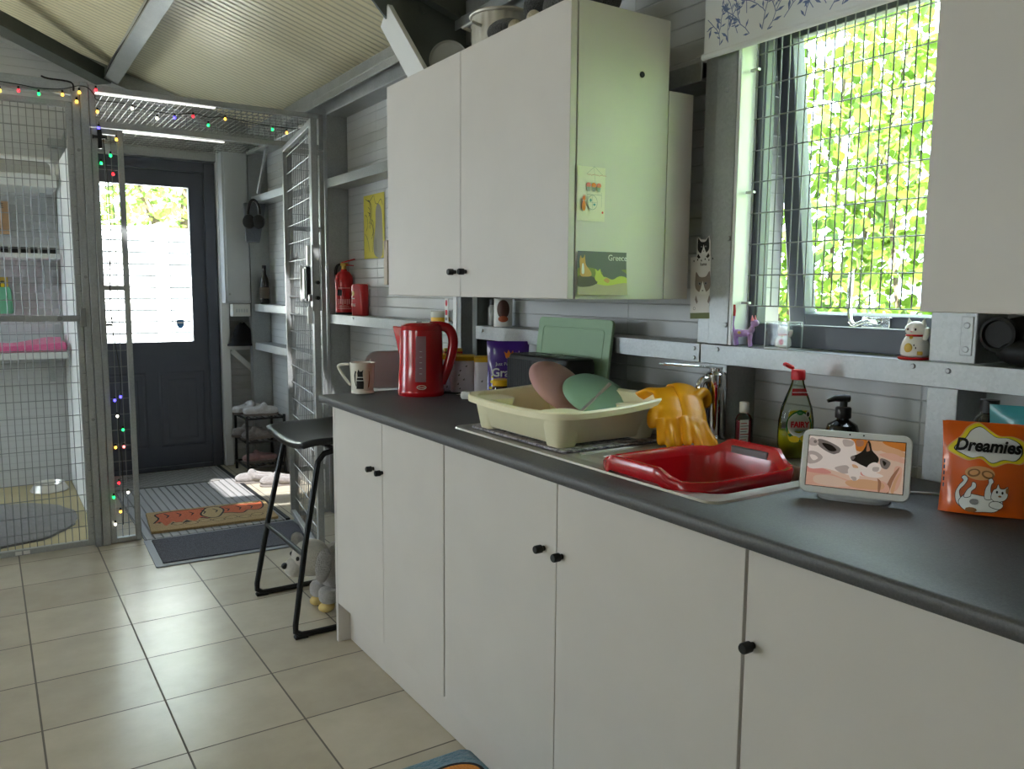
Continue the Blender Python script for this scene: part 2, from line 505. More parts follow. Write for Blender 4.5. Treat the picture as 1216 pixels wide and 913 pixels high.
# roof: two slopes, an unseen opening added over the aisle to aim sun at the porch
SKX, SKY = (-.02, .92), (2.55, 3.5)
def roof():
    mb = MB(); xs = [XL-.2, XR, SKX[0], SKX[1], 1.95]; ys = [YB-.1, SKY[0], SKY[1], YF+.12]
    for i in range(4):
        for j in range(3):
            if i == 2 and j == 1: continue
            a, b, c, d = xs[i], xs[i+1], ys[j], ys[j+1]
            za, zb = roofz(a), roofz(b)
            mb.add([(a, c, za), (b, c, zb), (b, d, zb), (a, d, za), (a, c, za+.07), (b, c, zb+.07), (b, d, zb+.07), (a, d, za+.07)],
                   [(0, 3, 2, 1), (4, 5, 6, 7), (0, 1, 5, 4), (1, 2, 6, 5), (2, 3, 7, 6), (3, 0, 4, 7)])
    return mb
struct(roof().build('ceiling', CEILM), 'sloping roof lined with fine ribbed cream metal sheets')
sk = MB()
a, b = V((SKX[0], 0, roofz(SKX[0])+.03)), V((SKX[1], 0, roofz(SKX[1])+.03))
for y in SKY: sk.bar((a.x, y, a.z), (b.x, y, b.z), .05, .12)
for q in (a, b): sk.bar((q.x, SKY[0], q.z), (q.x, SKY[1], q.z), .05, .12)
sko = struct(sk.build('window_5', PVC), 'roof light in the ceiling over the aisle')
MB().add([(a.x, SKY[0], a.z), (b.x, SKY[0], b.z), (b.x, SKY[1], b.z), (a.x, SKY[1], a.z)], [(0, 1, 2, 3)]).build('pane', ROOFL, sko)

# ------------------------------------------------------------------ steel frame of the building
TR = [0]
def trim(mb, label, mat=None, bevel=.0015):
    TR[0] += 1
    return struct(mb.build('trim_%d' % TR[0], mat or GALV, bevel=bevel), label)
def rail(y0, y1, z0, h=.052, x0=XG, x1=XW):
    """channel rail fixed to the wall: front web, top and bottom flange"""
    mb = MB(); mb.box(x0, y0, z0, x0+.004, y1, z0+h); mb.box(x0+.004, y0, z0+h-.004, x1, y1, z0+h); mb.box(x0+.004, y0, z0, x1, y1, z0+.004)
    return mb
def bolts(mb, pts, r=.006):
    for p in pts: mb.cyl((p[0]+.002, p[1], p[2]), (p[0]-.004, p[1], p[2]), r, r*.9, 10)
    return mb
ZR = 1.108
m = rail(-.6, 1.562, ZR); bolts(m, [(XG, 1.50, ZR+.040), (XG, .88, ZR+.036), (XG, .955, ZR+.040)])
trim(m, 'galvanised steel sill rail under the kitchen window')
m = rail(1.566, 2.775, ZR); bolts(m, [(XG, 1.585, ZR+.012), (XG, 1.585, ZR+.038), (XG, 2.30, ZR+.043), (XG, 1.98, ZR+.043), (XG, 2.72, ZR+.035)])
trim(m, 'galvanised steel ledge rail behind the toaster and chopping board')
m = rail(2.94, 4.40, ZR); bolts(m, [(XG, 4.05, ZR+.04)])
trim(m, 'galvanised steel ledge rail carrying the fire extinguisher')
trim(rail(2.94, 4.40, 1.862, .05), 'galvanised upper wall rail above the yellow picture')
trim(rail(1.592, 2.775, 1.862, .05), 'galvanised upper wall rail behind the wall cupboard')
trim(rail(4.50, 5.93, ZR+.03), 'galvanised porch rail with the dark bottle on it')
trim(rail(4.50, 5.93, .86), 'galvanised porch rail at knee height')
trim(rail(4.50, 5.93, 1.90, .05), 'galvanised porch rail from which the headphones hang')
trim(rail(-.6, .83, 1.862, .05), 'galvanised upper wall rail above the window end')

def stud(y0, y1, x0=XG, z0=0, z1=2.3):
    mb = MB(); mb.box(x0, y0, z0, XW, y0+.004, z1); mb.box(x0, y0, z0, x0+.004, y1, z1); mb.box(XW-.004, y0, z0, XW, y1, z1)
    return mb
trim(stud(4.40, 4.455), 'galvanised steel wall post beside the fire extinguisher')
m = stud(2.895, 2.94); trim(m, 'galvanised steel column face beside the kettle')
MBs = MB(); MBs.box(XG-.004, 2.925, .9, XG, 2.955, 1.35)
trim(MBs, 'thin white edge strip on the column beside the kettle', WHITE)
trim(stud(2.78, 2.82, XG+.01), 'dark grey inner flange of the kettle column', DKSTEEL)
m = stud(1.467, 1.537, XG, WZ0, 2.3); bolts(m, [(XG-.001, 1.475, 1.44), (XG-.001, 1.475, 1.215), (XG-.001, 1.5, 1.82)], .007)
trim(m, 'galvanised window post beside the hanging cat notepad')
trim(stud(1.54, 1.588, XG+.012, WZ0, 2.3), 'recessed galvanised post between wall cupboard and window')
m = stud(.83, .925, XG+.004, WZ0, 2.3); trim(m, 'galvanised window post behind the waving white cat')
m = stud(.86, .925, XG+.006, .0, ZR); trim(m, 'galvanised stud under the sill behind the treat pouch')
m = stud(1.47, 1.535, XG+.006, 0., ZR); trim(m, 'galvanised stud under the sill behind the tap')
m = MB().box(XG+.002, .838, 1.178, XG+.0045, .862, 1.256)
bolts(m, [(XG+.004, .85, 1.19), (XG+.004, .85, 1.238)], .007)
trim(m, 'small galvanised bolt plate on the window post')
# porch corner
m = stud(5.93, 6.0, XG-.02); trim(m, 'galvanised corner post of the porch')
m = MB().box(1.43, 6.03, 0, 1.487, 6.095, 2.3); trim(m, 'white steel door post at the hinge side of the porch door', WHITE)
m = MB().box(1.487, 6.03, .853, 1.66, 6.09, .885); m.bar((1.50, 6.05, .85), (1.68, 6.05, .67), .03, .035)
trim(m, 'white steel cross rail and diagonal brace beside the porch door', WHITE)
m = MB().box(.40, 6.04, 2.19, 1.43, 6.098, 2.245); bolts(m, [], .006)
trim(m, 'galvanised lintel bar over the porch door')
trim(MB().bar((1.66, 5.55, 2.30), (1.63, 5.72, 1.955), .018, .018), 'slim steel brace slanting above the headphones')
# eaves beam along the kitchen wall
m = MB(); m.box(XG, YB, 2.26, XG+.004, 6.08, 2.42); m.box(XG, YB, 2.256, XW, 6.08, 2.26); m.box(XG-.05, YB, 2.335, XG, 6.08, 2.34); m.box(XG-.05, YB, 2.30, XG-.046, 6.08, 2.335)
trim(m, 'galvanised eaves beam along the top of the kitchen wall')
# purlins along the roof
def purlin(x, label, cable=False):
    mb = MB(); z = roofz(x); d = V((1, 0, -SL)).normalized() if x > XR else V((1, 0, SL)).normalized(); n = V((SL, 0, 1)).normalized() if x > XR else V((-SL, 0, 1)).normalized()
    p = V((x, 0, z))
    prof = [p, p+d*.006, p+d*.006-n*.095, p+d*.085-n*.095, p+d*.085-n*.101, p-n*.101]
    mb.loft([[(q.x, YB, q.z) for q in prof], [(q.x, 6.09, q.z) for q in prof]])
    return trim(mb, label)
pu = purlin(.765, 'galvanised roof purlin running from the porch gable towards the kitchen aisle')
MB().tube(spline([(.755, 6.0, roofz(.765)-.085), (.750, 5.6, roofz(.765)-.06), (.756, 5.0, roofz(.765)-.07), (.752, 4.3, roofz(.765)-.075), (.752, 3.4, roofz(.765)-.065), (.752, 2, roofz(.765)-.075)], 5, False), .014, 6).build('cable', BLKRUB, pu)
purlin(-.55, 'galvanised roof purlin beside the ridge')
purlin(-1.7, 'galvanised roof purlin on the garden slope')
# rafters: end frame at the porch gable and portal over the column beside the kettle
def rafter(y0, y1, depth, label, xa=XG, xb=XR, mat=None):
    mb = MB()
    for x0, x1 in ((xa, xb), (xb, XL)):
        za, zb = roofz(x0), roofz(x1)
        pr = [(x0, za), (x1, zb), (x1, zb-depth), (x0, za-depth)]
        mb.loft([[(q[0], y0, q[1]) for q in pr], [(q[0], y1, q[1]) for q in pr]][::-1])
        pr = [(x0, za-depth), (x1, zb-depth), (x1, zb-depth-.006), (x0, za-depth-.006)]
        mb.loft([[(q[0], y0-.05, q[1]) for q in pr], [(q[0], y1, q[1]) for q in pr]][::-1])
    return trim(mb, label, mat)
rafter(6.03, 6.09, .11, 'steel end rafter following the roof above the porch door')
rafter(2.86, 2.92, .15, 'dark steel portal rafter above the wall cupboard', mat=DKSTEEL)
m = MB(); m.prism([(1.76, 1.95), (1.76, 2.42), (1.25, 2.57), (1.14, 2.50), (1.36, 2.30), (1.58, 2.0)], (0, 2.855, 0), (1, 0, 0), (0, 0, 1), .008)
m.bar((1.14, 2.83, 2.50), (1.60, 2.83, 2.03), .09, .012, up=(0, 1, 0))
for q in ((1.30, 2.43), (1.45, 2.35), (1.55, 2.22), (1.62, 2.37)): m.cyl((q[0], 2.86, q[1]), (q[0], 2.842, q[1]), .014, .014, 6)
trim(m, 'dark steel gusset plate at the knee of the portal frame', DKSTEEL)
trim(MB().bar((.735, 6.02, roofz(.735)-.13), (-.9, 4.6, roofz(-.9)-.14), .12, .012, up=(0, 0, 1)).bar((.735, 6.0, roofz(.735)-.08), (-.9, 4.58, roofz(-.9)-.09), .012, .10), 'steel roof brace slanting down to the purlin end', DKSTEEL)

# ------------------------------------------------------------------ kitchen window
wr = bpy.data.objects.new('window_1', None); COL.objects.link(wr); wr.location = (1.71, 1.2, WZ0); struct(wr, 'dark grey kitchen window pushed open behind a wire guard')
f = MB(); fy0, fy1 = WY0+.002, WY1-.002; fx0, fx1 = 1.712, 1.752
f.box(fx0, fy1-.028, WZ0, fx1, fy1, WZ1); f.box(fx0, fy0, WZ0, fx1, fy0+.028, WZ1)
f.box(fx0, fy0+.028, WZ0, fx1, fy1-.028, WZ0+.058); f.box(fx0, fy0+.028, WZ1-.06, fx1, fy1-.028, WZ1)
f.build('window_frame', ANTH, wr, True, bevel=.004)
th = math.atan(.115/.78)
TS = Matrix.Translation((1.762, 0, 1.995)) @ Matrix.Rotation(-th, 4, 'Y')
s = MB(); sh = .81; a, b = WY0+.012, WY1-.008
s.box(0, b-.052, -sh, .05, b, 0, T=TS); s.box(0, a, -sh, .05, a+.052, 0, T=TS); s.box(0, a+.052, -sh, .05, b-.052, -sh+.05, T=TS); s.box(0, a+.052, -.05, .05, b-.052, 0, T=TS)
so = s.build('sash', ANTH, wr, True, bevel=.004)
MB().box(.022, a+.045, -sh+.045, .028, b-.045, -.045, T=TS).build('pane', GLASS, so, True)
h = MB(); hx, hy, hz = 1.866, 1.195, 1.228
h.box(hx-.008, hy-.045, hz-.012, hx+.004, hy+.03, hz+.014)
h.tube(spline([(hx-.012, hy-.012, hz+.0), (hx-.035, hy, hz+.004), (hx-.045, hy+.03, hz-.004), (hx-.04, hy+.045, hz+.04), (hx-.038, hy+.046, hz+.125)], 5, False), [.009]*12+[.0075]*5+[.009]*4, 8, flat=.6)
h.build('handle', CHROME, so, True, bevel=.001)
m = MB().box(XG+.004, WY1-.006, WZ0, 1.712, WY1-.001, WZ1); m.box(XG-.001, WY1-.012, WZ0, XG+.004, WY1-.001, WZ1)
trim(m, 'white plastic reveal lining beside the window frame', PVC)

# ------------------------------------------------------------------ porch door
dr = bpy.data.objects.new('door_1', None); COL.objects.link(dr); dr.location = (.96, YF, 0); struct(dr, 'anthracite porch door with a large glazed upper half')
f = MB(); f.box(DX0, YF-.03, 0, DX0+.075, YF+.05, DZ); f.box(DX1-.075, YF-.03, 0, DX1, YF+.05, DZ); f.box(DX0+.075, YF-.03, DZ-.07, DX1-.075, YF+.05, DZ); f.box(DX0+.075, YF-.03, 0, DX1-.075, YF+.05, .03)
f.build('door_frame', ANTH, dr, True, bevel=.004)
lx0, lx1, lz0, lz1 = DX0+.075, DX1-.075, .032, DZ-.072
gx0, gx1, gz0, gz1 = .672, 1.248, .922, 2.0
d = MB(); y0, y1 = YF-.012, YF+.04
d.box(lx0, y0, lz0, gx0, y1, lz1); d.box(gx1, y0, lz0, lx1, y1, lz1); d.box(gx0, y0, gz1, gx1, y1, lz1); d.box(gx0, y0, lz0, gx1, y1, gz0)
for px in (.765, 1.155):
    for k, (wd, q) in enumerate(((.155, .010), (.105, .016), (.05, .022))):
        cz, hh = .44, .27-(.155-wd)*1.0; q *= .6
        d.loft([[(px+sx*wd, y0, cz+sz*hh) for sx, sz in ((-1, -1), (1, -1), (1, 1), (-1, 1))], [(px+sx*(wd-.012), y0-q+.004*k, cz+sz*(hh-.012)) for sx, sz in ((-1, -1), (1, -1), (1, 1), (-1, 1))],
                [(px+sx*(wd-.024), y0-.002-.002*k, cz+sz*(hh-.024)) for sx, sz in ((-1, -1), (1, -1), (1, 1), (-1, 1))]], False, True)
dl = d.build('door_leaf', ANTH, dr, True, angle=12)
MB().box(gx0, YF+.01, gz0, gx1, YF+.016, gz1).build('pane', GLASS, dl, True)
MB().cyl((.615, YF-.015, 1.05), (.615, YF-.06, 1.05), .011).tube([(.615, YF-.055, 1.05), (.72, YF-.055, 1.05)], .009, 8).box(.597, YF-.02, .93, .633, YF-.012, 1.12).build('handle', BLKMET, dl, True)
st = M('blue_sticker', (70, 130, 190), .4); stw = M('sticker_white', (225, 232, 238), .4)
sh_ = [(-.026, .03), (0, .034), (.026, .03), (.026, -.005), (.016, -.025), (0, -.035), (-.016, -.025), (-.026, -.005)]
prints('sticker', [st, stw], [(sh_, 1), ([(x*.88, y*.88) for x, y in sh_], 0), ([(-.021, .004), (.021, .004), (.021, .016), (-.021, .016)], 1)], (1.165, YF+.009, 1.045), (1, 0, 0), (0, 0, 1), dl, True)
# ------------------------------------------------------------------ outside
g = MB().box(-9, -6, -.22, 14, 22, -.12).build('ground', M('pale_patio', (176, 172, 160), .9, var=.12, vs=3)); struct(g, 'pale paved ground outside')
FENW = M('white_fence_board', (206, 208, 210), .5); FENB = M('fence_backing', (96, 98, 100), .7)
def fence_panel(x0, x1, label):
    t = thing('board_fence', label, 'fence', ((x0+x1)/2, 7.8, -.12), group='white fence boards beyond the porch door')
    n = 19; step = 1.93/n
    for k in range(n):
        z = -.12+k*step+.01
        b = MB().box(x0, 7.79, z, x1, 7.815, z+step-.016).build('fence_board', FENW, t, True, bevel=.003)
    MB().box(x0, 7.815, -.12, x1, 7.822, 1.80).build('backing', FENB, t, True)
    MB().box(x0, 7.775, 1.80, x1, 7.835, 1.83).build('fence_cap', FENW, t, True, bevel=.003)
fence_panel(-1.2, 1.30, 'white horizontal board fence panel seen through the middle of the door glass')
fence_panel(1.40, 3.8, 'white horizontal board fence panel beyond the hinge side of the door glass')
def post(x, label):
    t = thing('fence_post', label, 'fence post', (x, 7.8, -.12))
    MB().box(x-.05, 7.75, -.12, x+.05, 7.85, 1.84).build('shaft', FENW, t, True, bevel=.004)
    MB().loft([[(x+a*.06, 7.8+b*.06, 1.84) for a, b in ((-1, -1), (1, -1), (1, 1), (-1, 1))], [(x+a*.06, 7.8+b*.06, 1.855) for a, b in ((-1, -1), (1, -1), (1, 1), (-1, 1))], [(x+a*.02, 7.8+b*.02, 1.875) for a, b in ((-1, -1), (1, -1), (1, 1), (-1, 1))]]).build('post_cap', FENW, t, True)
post(1.35, 'white fence post between two board panels outside the porch door')
LEAF = m_leaf('hedge_leaf', (62, 94, 22), (126, 152, 58), .55)
LEAF_BOUNCE = m_leaf('bright_leaf', (140, 196, 24), (196, 226, 60), .55)  # brighter leaf colour to boost green bounce from the two unseen shrubs
LEAF2 = m_leaf('tree_leaf', (84, 108, 46), (150, 168, 92), .5)
BARK = M('bark', (86, 74, 58), .9, var=.2, vs=20, bmp=.5)
def leaves(n, gen, size, seed):
    r = random.Random(seed); vs, fs = [], []
    sh = [(0, -.5, 0), (.34, -.28, .05), (.44, .08, .09), (.22, .4, .04), (0, .6, -.04), (-.22, .4, .04), (-.44, .08, .09), (-.34, -.28, .05)]
    for _ in range(n):
        p = V(gen(r)); s = size*r.uniform(.55, 1.3)
        rot = Matrix.Rotation(r.uniform(0, 2*PI), 3, 'Z') @ Matrix.Rotation(r.gauss(1.0, .5), 3, 'X') @ Matrix.Rotation(r.uniform(0, 2*PI), 3, 'Z')
        k = len(vs)
        vs += [tuple(p+rot @ (V(q)*s)) for q in sh]
        fs += [(k, k+1, k+2, k+3, k+4), (k, k+4, k+5, k+6, k+7)]
    return MB().add(vs, fs)
def stems(mb, pts, r):
    for a, b in pts: 
        a, b = V(a), V(b); mb.tube([a, a.lerp(b, .5)+V((rnd.uniform(-.06, .06), rnd.uniform(-.06, .06), 0)), b], [r, r*.75, r*.4], 6)
    return mb
hedges = [(3.55, 2.0, 'sunlit light green leafy shrub filling the kitchen window by the wire edge', 41), (3.75, 2.75, 'sunlit light green leafy shrub behind the pushed open window sash', 42), (3.7, 3.6, 'light green leafy shrub showing as a thin strip beside the open sash', 43), (3.6, 1.2, 'light green leafy shrub by the cupboard end of the kitchen window', 44), (3.3, .2, 'light green leafy shrub outside beyond the window hidden by the near wall cupboard', 45), (3.1, -.9, 'light green leafy shrub outside at the near end of the kitchen wall', 46)]
for x, y, lab, sd in hedges:  # last two shrubs are unseen, added to bounce green light indoors
    t = thing('leafy_shrub', lab, 'shrub', (x, y, -.12), group='garden shrubs outside the kitchen window')
    def gen(r, x=x, y=y):
        while True:
            a = V((r.uniform(-1, 1), r.uniform(-1, 1), r.uniform(-1, 1)))
            if .25 < a.length < 1: return (x+.1+a.x*.62, y+a.y*.55, 1.55+a.z*1.75)
    leaves(2600, gen, .062, sd).build('foliage', LEAF_BOUNCE if sd > 44 else LEAF, t, True, angle=180)
    m = MB(); stems(m, [((x+rnd.uniform(-.1, .1), y+rnd.uniform(-.1, .1), -.12), (x+rnd.uniform(-.3, .4), y+rnd.uniform(-.4, .4), rnd.uniform(1.8, 2.9))) for _ in range(6)], .018)
    m.build('stem', BARK, t, True)
for x, y, w_, h_, lab, sd in ((-.6, 10.2, 1.6, 1.5, 'bushy tree above the fence near the glass edge by the wire strip', 51), (2.1, 10.6, 1.25, 1.45, 'bushy tree above the fence in the middle of the door glass', 52), (4.9, 11.0, 1.5, 1.7, 'bushy tree above the fence toward the hinge side of the door', 53)):
    t = thing('garden_tree', lab, 'tree', (x, y, -.12), group='trees beyond the white fence')
    def gen(r, x=x, y=y, w_=w_, h_=h_):
        while True:
            a = V((r.uniform(-1, 1), r.uniform(-1, 1), r.uniform(-1, 1)))
            if .3 < a.length < 1: return (x+a.x*w_, y+a.y*.8, 2.6+a.z*h_)
    leaves(3000, gen, .095, sd).build('crown', LEAF2, t, True, angle=180)
    m = MB(); stems(m, [((x, y, -.12), (x+.1, y, 2.2)), ((x, y, 1.4), (x-.6, y, 2.8)), ((x, y, 1.5), (x+.7, y+.1, 2.9)), ((x, y, 1.6), (x+.1, y-.4, 3.2))], .07)
    m.build('trunk', BARK, t, True)
# ------------------------------------------------------------------ base cabinets, worktop, wall cupboards
XD = 1.03; ZT = .914
def knob(mb_y, z, parent, x=XD):
    return MB().lathe([(0, 0), (.006, 0), (.006, .006), (.0095, .009), (.0095, .024), (.008, .0265), (0, .0265)], seg=18, T=Matrix.Translation((x, mb_y, z)) @ Matrix.Rotation(R(-90), 4, 'Y')).build('knob', BLKMET, parent, True)
def base_unit(y1, y0, doors, label, end=False):
    """carcass from y1 (far) to y0 (near); doors = [(far, near, knob y)]"""
    t = thing('base_cabinet', label, 'cabinet', (1.33, (y0+y1)/2, 0), group='white base cabinets under the worktop')
    c = MB(); e = .0012
    c.box(XD+.021, y0+e, .150, 1.62, y0+.018, .884); c.box(XD+.021, y1-.018, .150, 1.62, y1-e, .884); c.box(XD+.021, y0+.018, .150, 1.62, y1-.018, .168)
    c.box(1.60, y0+.018, .168, 1.612, y1-.018, .884); c.box(XD+.021, y0+.018, .84, XD+.09, y1-.018, .858)
    for q in (y0+.06, y1-.06):
        c.box(1.15, q-.02, 0, 1.19, q+.02, .150); c.box(1.5, q-.02, 0, 1.54, q+.02, .150)
    c.build('carcass', CABW, t, True)
    for f, n, ky in doors:
        d = MB().box(XD, n+.0014, .152, XD+.018, f-.0014, .882).build('door', CABW, t, True, bevel=.0012)
        knob(ky, .722, d)
    return t
base_unit(2.735, 1.914, [(2.735, 2.325, 2.392), (2.325, 1.914, 2.322)], 'white two door base cabinet under the kettle beside the bar stool')
base_unit(1.910, .864, [(1.910, 1.389, 1.436), (1.389, .864, 1.368)], 'white two door base cabinet under the dish tub and sink')
base_unit(.860, .340, [(.860, .340, .842)], 'white single door base cabinet under the smart display')
base_unit(.336, -.19, [(.336, -.19, .300)], 'white base cabinet beyond the single door one under the treat pouch end')
t = MB().box(XD+.001, 2.738, 0, 1.62, 2.757, .884).build('end_panel', CABW, bevel=.001); tag(t, 'white end panel closing the cabinet run beside the bar stool', 'panel')
t = MB().box(1.078, -.19, 0.001, 1.092, 2.736, .148).build('plinth', CABW, bevel=.001); tag(t, 'white plinth board along the floor under the base cabinets', 'plinth')
# worktop with the sink cut out
SX0, SX1, SY0, SY1 = 1.088, 1.590, .992, 1.975
w = MB(); x0, x1, y0, y1, za, zb = 1.010, 1.628, -.2, 2.845, .886, ZT
hx0, hx1, hy0, hy1 = SX0+.015, SX1-.015, SY0+.015, SY1-.015
prof = lambda ya, yb, xa, xb: w.box(xa, ya, za, xb, yb, zb)
# front strip with rounded nose
nose = [(x0+.008, zb), (x0+.003, zb-.002), (x0, zb-.007), (x0, za+.006), (x0+.003, za+.001), (x0+.008, za), (hx0, za), (hx0, zb)]
w.loft([[(a, y0, b) for a, b in nose], [(a, y1, b) for a, b in nose]][::-1])
w.box(hx1, y0, za, x1, y1, zb); w.box(hx0, y0, za, hx1, hy0, zb); w.box(hx0, hy1, za, hx1, y1, zb)
wt = w.build('worktop', WORK); tag(wt, 'long charcoal laminate worktop over the white cabinets', 'worktop')

def wall_unit(t, y0, y1, z0, z1, x0, x1, doors):
    c = MB(); e = .018
    c.box(x0, y0, z0, x1, y0+e, z1); c.box(x0, y1-e, z0, x1, y1, z1); c.box(x0, y0+e, z0, x1, y1-e, z0+e); c.box(x0, y0+e, z1-e, x1, y1-e, z1); c.box(x1-.006, y0+e, z0+e, x1, y1-e, z1-e); c.box(x0+.01, y0+e, (z0+z1)/2, x1-.006, y1-e, (z0+z1)/2+e)
    c.build('carcass', CABW, t, True, bevel=.0008)
    for a, b, k in doors:
        d = MB().box(x0-.022, a+.0014, z0+.001, x0-.003, b-.0014, z1-.001).build('door', CABW, t, True, bevel=.0012)
        if k is not None: knob(k, z0+.075, d, x0-.022)
UC = thing('wall_cupboard', 'white two door wall cupboard with pictures stuck on its end panel', 'cupboard', (1.37, 2.11, 1.28))
wall_unit(UC, 1.592, 2.642, 1.280, 1.993, 1.225, 1.522, [(1.592, 2.126, 2.093), (2.126, 2.642, 2.158)])
MB().cyl((1.428, 1.5925, 1.846), (1.428, 1.590, 1.846), .0075).build('cap', BLKRUB, UC, True)
MB().box(1.524, 1.592, 1.281, 1.612, 1.61, 1.82).build('filler_panel', CABW, UC, True, bevel=.0008)
U2 = thing('wall_cupboard', 'white wall cupboard on the near side of the window above the treat pouch', 'cupboard', (1.37, .2, 1.272))
wall_unit(U2, -.35, .698, 1.272, 1.985, 1.225, 1.60, [(-.35, .174, None), (.174, .698, None)])

# ------------------------------------------------------------------ blind, wire guard
m, nt, b = nmat('blue_vine_fabric')
b.inputs['Base Color'].default_value = (*lin((226, 228, 228)), 1); b.inputs['Roughness'].default_value = .85
FAB = m
VINE = M('vine_blue', (112, 128, 168), .85)
bl = thing('window_blind', 'white fabric blind with blue vine pattern rolled up above the kitchen window', 'blind', (1.60, 1.2, 1.90))
BY0, BY1, BX = .72, 1.548, 1.600
mb = MB().box(BX, BY0, 1.905, BX+.0025, BY1, 2.235); mb.build('fabric', FAB, bl, True)
MB().tube([(BX+.001, BY0-.002, 1.905), (BX+.001, BY1+.004, 1.905)], .008, 10).build('bottom_bar', FAB, bl, True)
MB().tube([(BX+.022, BY0, 2.215), (BX+.022, BY1, 2.215)], .024, 14).build('roller', WHITE, bl, True)
for y in (BY0-.012, BY1+.004): MB().box(BX-.005, y, 2.18, XG, y+.006, 2.25).build('bracket', WHITE, bl, True)
rv = random.Random(12); shp = []
def vine(x, y, a, L, dep=0):
    pts = [(x, y)]; n = 7
    for k in range(n):
        a += rv.uniform(-.35, .35); x += math.cos(a)*L/n; y += math.sin(a)*L/n; pts.append((x, y))
        if rv.random() < .75:
            s = rv.choice((-1, 1)); la = a+s*rv.uniform(.5, 1.1); l = rv.uniform(.014, .028)
            shp.append(([(x, y), (x+math.cos(la+.25)*l*.55, y+math.sin(la+.25)*l*.55), (x+math.cos(la)*l, y+math.sin(la)*l), (x+math.cos(la-.25)*l*.55, y+math.sin(la-.25)*l*.55)], 0))
        if dep == 0 and k in (2, 4) and rv.random() < .8: vine(x, y, a+rv.choice((-1, 1))*.8, L*.55, 1)
    for p_, q_ in zip(pts, pts[1:]): shp.append((stroke([p_, q_], .0034), 0))
    if dep or rv.random() < .5:
        for q in range(5): 
            q = a+(q-2)*.5; shp.append(([(x, y), (x+math.cos(q+.2)*.009, y+math.sin(q+.2)*.009), (x+math.cos(q)*.015, y+math.sin(q)*.015), (x+math.cos(q-.2)*.009, y+math.sin(q-.2)*.009)], 0))
for k in range(70): vine(.01+k*.0117+rv.uniform(-.015, .015), rv.choice((.0, .03, .07, .12, .16)), rv.uniform(.9, 2.1), rv.uniform(.10, .16))
shp = [(p, i) for p, i in shp if all(.003 < q[0] < .822 and .004 < q[1] < .30 for q in p)]
o = prints('vine_print', [VINE], shp, (BX, BY1, 1.908), (0, -1, 0), (0, 0, 1), bl, True, .0003, 0.0000004)
gd = thing('window_guard', 'welded wire mesh guard fixed across the kitchen window', 'wire guard', (1.676, 1.2, 1.265))
wire_mesh(MB(), (1.676, 1.437, 1.266), (0, -1, 0), (0, 0, 1), .4978, .79, .0249, .0787, .0017).build('wire_mesh', WIRE, gd, True)
for z in (1.27, 1.555, 1.86): MB().box(1.674, 1.432, z, 1.684, 1.456, z+.006).build('clip', WIRE, gd, True)

# ------------------------------------------------------------------ sink, tap
sk = thing('kitchen_sink', 'stainless steel inset sink with drainer beside the dish tub', 'sink', (1.34, 1.48, ZT))
bx0, bx1, by0, by1 = 1.135, 1.50, 1.035, 1.385
mb = MB(); zt = ZT+.004
cx, cy = (SX0+SX1)/2, (SY0+SY1)/2; W_, D_ = SX1-SX0, SY1-SY0
# rim and deck as a ring around the bowl: outer lip, deck, bowl edge, bowl walls, bowl base
n = 5
outer = rrect(W_, D_, .03, ZT+.0005, n, cx, cy); lip = rrect(W_-.004, D_-.004, .03, zt+.001, n, cx, cy); deck = rrect(W_-.022, D_-.022, .028, zt-.002, n, cx, cy)
bcx, bcy, bw, bd = (bx0+bx1)/2, (by0+by1)/2, bx1-bx0, by1-by0
hole = rrect(bw, bd, .05, zt-.002, n, bcx, bcy); h2 = rrect(bw-.01, bd-.01, .05, zt-.010, n, bcx, bcy); h3 = rrect(bw-.03, bd-.03, .05, zt-.15, n, bcx, bcy); h4 = rrect(bw-.09, bd-.09, .04, zt-.165, n, bcx, bcy)
mb.loft([outer, lip, deck, hole, h2, h3, h4], False, True)
mb.build('basin_and_drainer', STAIN, sk, True, angle=50)
m = MB()
for k in range(6): m.tube([(1.16, 1.475+k*.085, zt-.001), (1.54, 1.475+k*.085, zt-.001)], .004, 6)
m.build('drainer_ribs', STAIN, sk, True)
for q in ((1.20, 1.425), (1.29, 1.425), (1.37, 1.43)): MB().ell((*q, zt-.001), (.011, .008, .003), 12, 6).build('water_drop', M('water_drop', (235, 238, 240), .05, coat=1), sk, True)
MB().cyl((1.30, 1.21, zt-.164), (1.30, 1.21, zt-.160), .035, .03, 20).build('waste_plug', CHROME, sk, True)
tp = thing('kitchen_tap', 'chrome mixer tap with flat lever behind the yellow gloves', 'tap', (1.600, 1.468, ZT))
tx, ty = 1.603, 1.468
MB().lathe([(.03, 0), (.03, .006), (.0235, .012), (.0225, .135), (.0235, .138), (.0235, .142)], (tx, ty, ZT), 28).build('body', CHROME, tp, True)
MB().lathe([(.0265, .142), (.027, .146), (.027, .172), (.022, .178), (.016, .180), (.016, .188), (.0, .190)], (tx, ty, ZT), 28).build('cartridge_cap', CHROME, tp, True)
m = MB(); a = V((tx, ty, ZT+.188)); b = V((1.425, 1.488, ZT+.206)); m.bar(a+V((.015, 0, 0)), b, .022, .006); m.build('lever', CHROME, tp, True, bevel=.002)
MB().tube(spline([(tx-.015, ty+.002, ZT+.155), (tx-.035, ty+.004, ZT+.160), (tx-.050, ty+.006, ZT+.152), (tx-.055, ty+.006, ZT+.125), (tx-.056, ty+.006, ZT+.085)], 6, False), .0105, 12).build('spout', CHROME, tp, True)

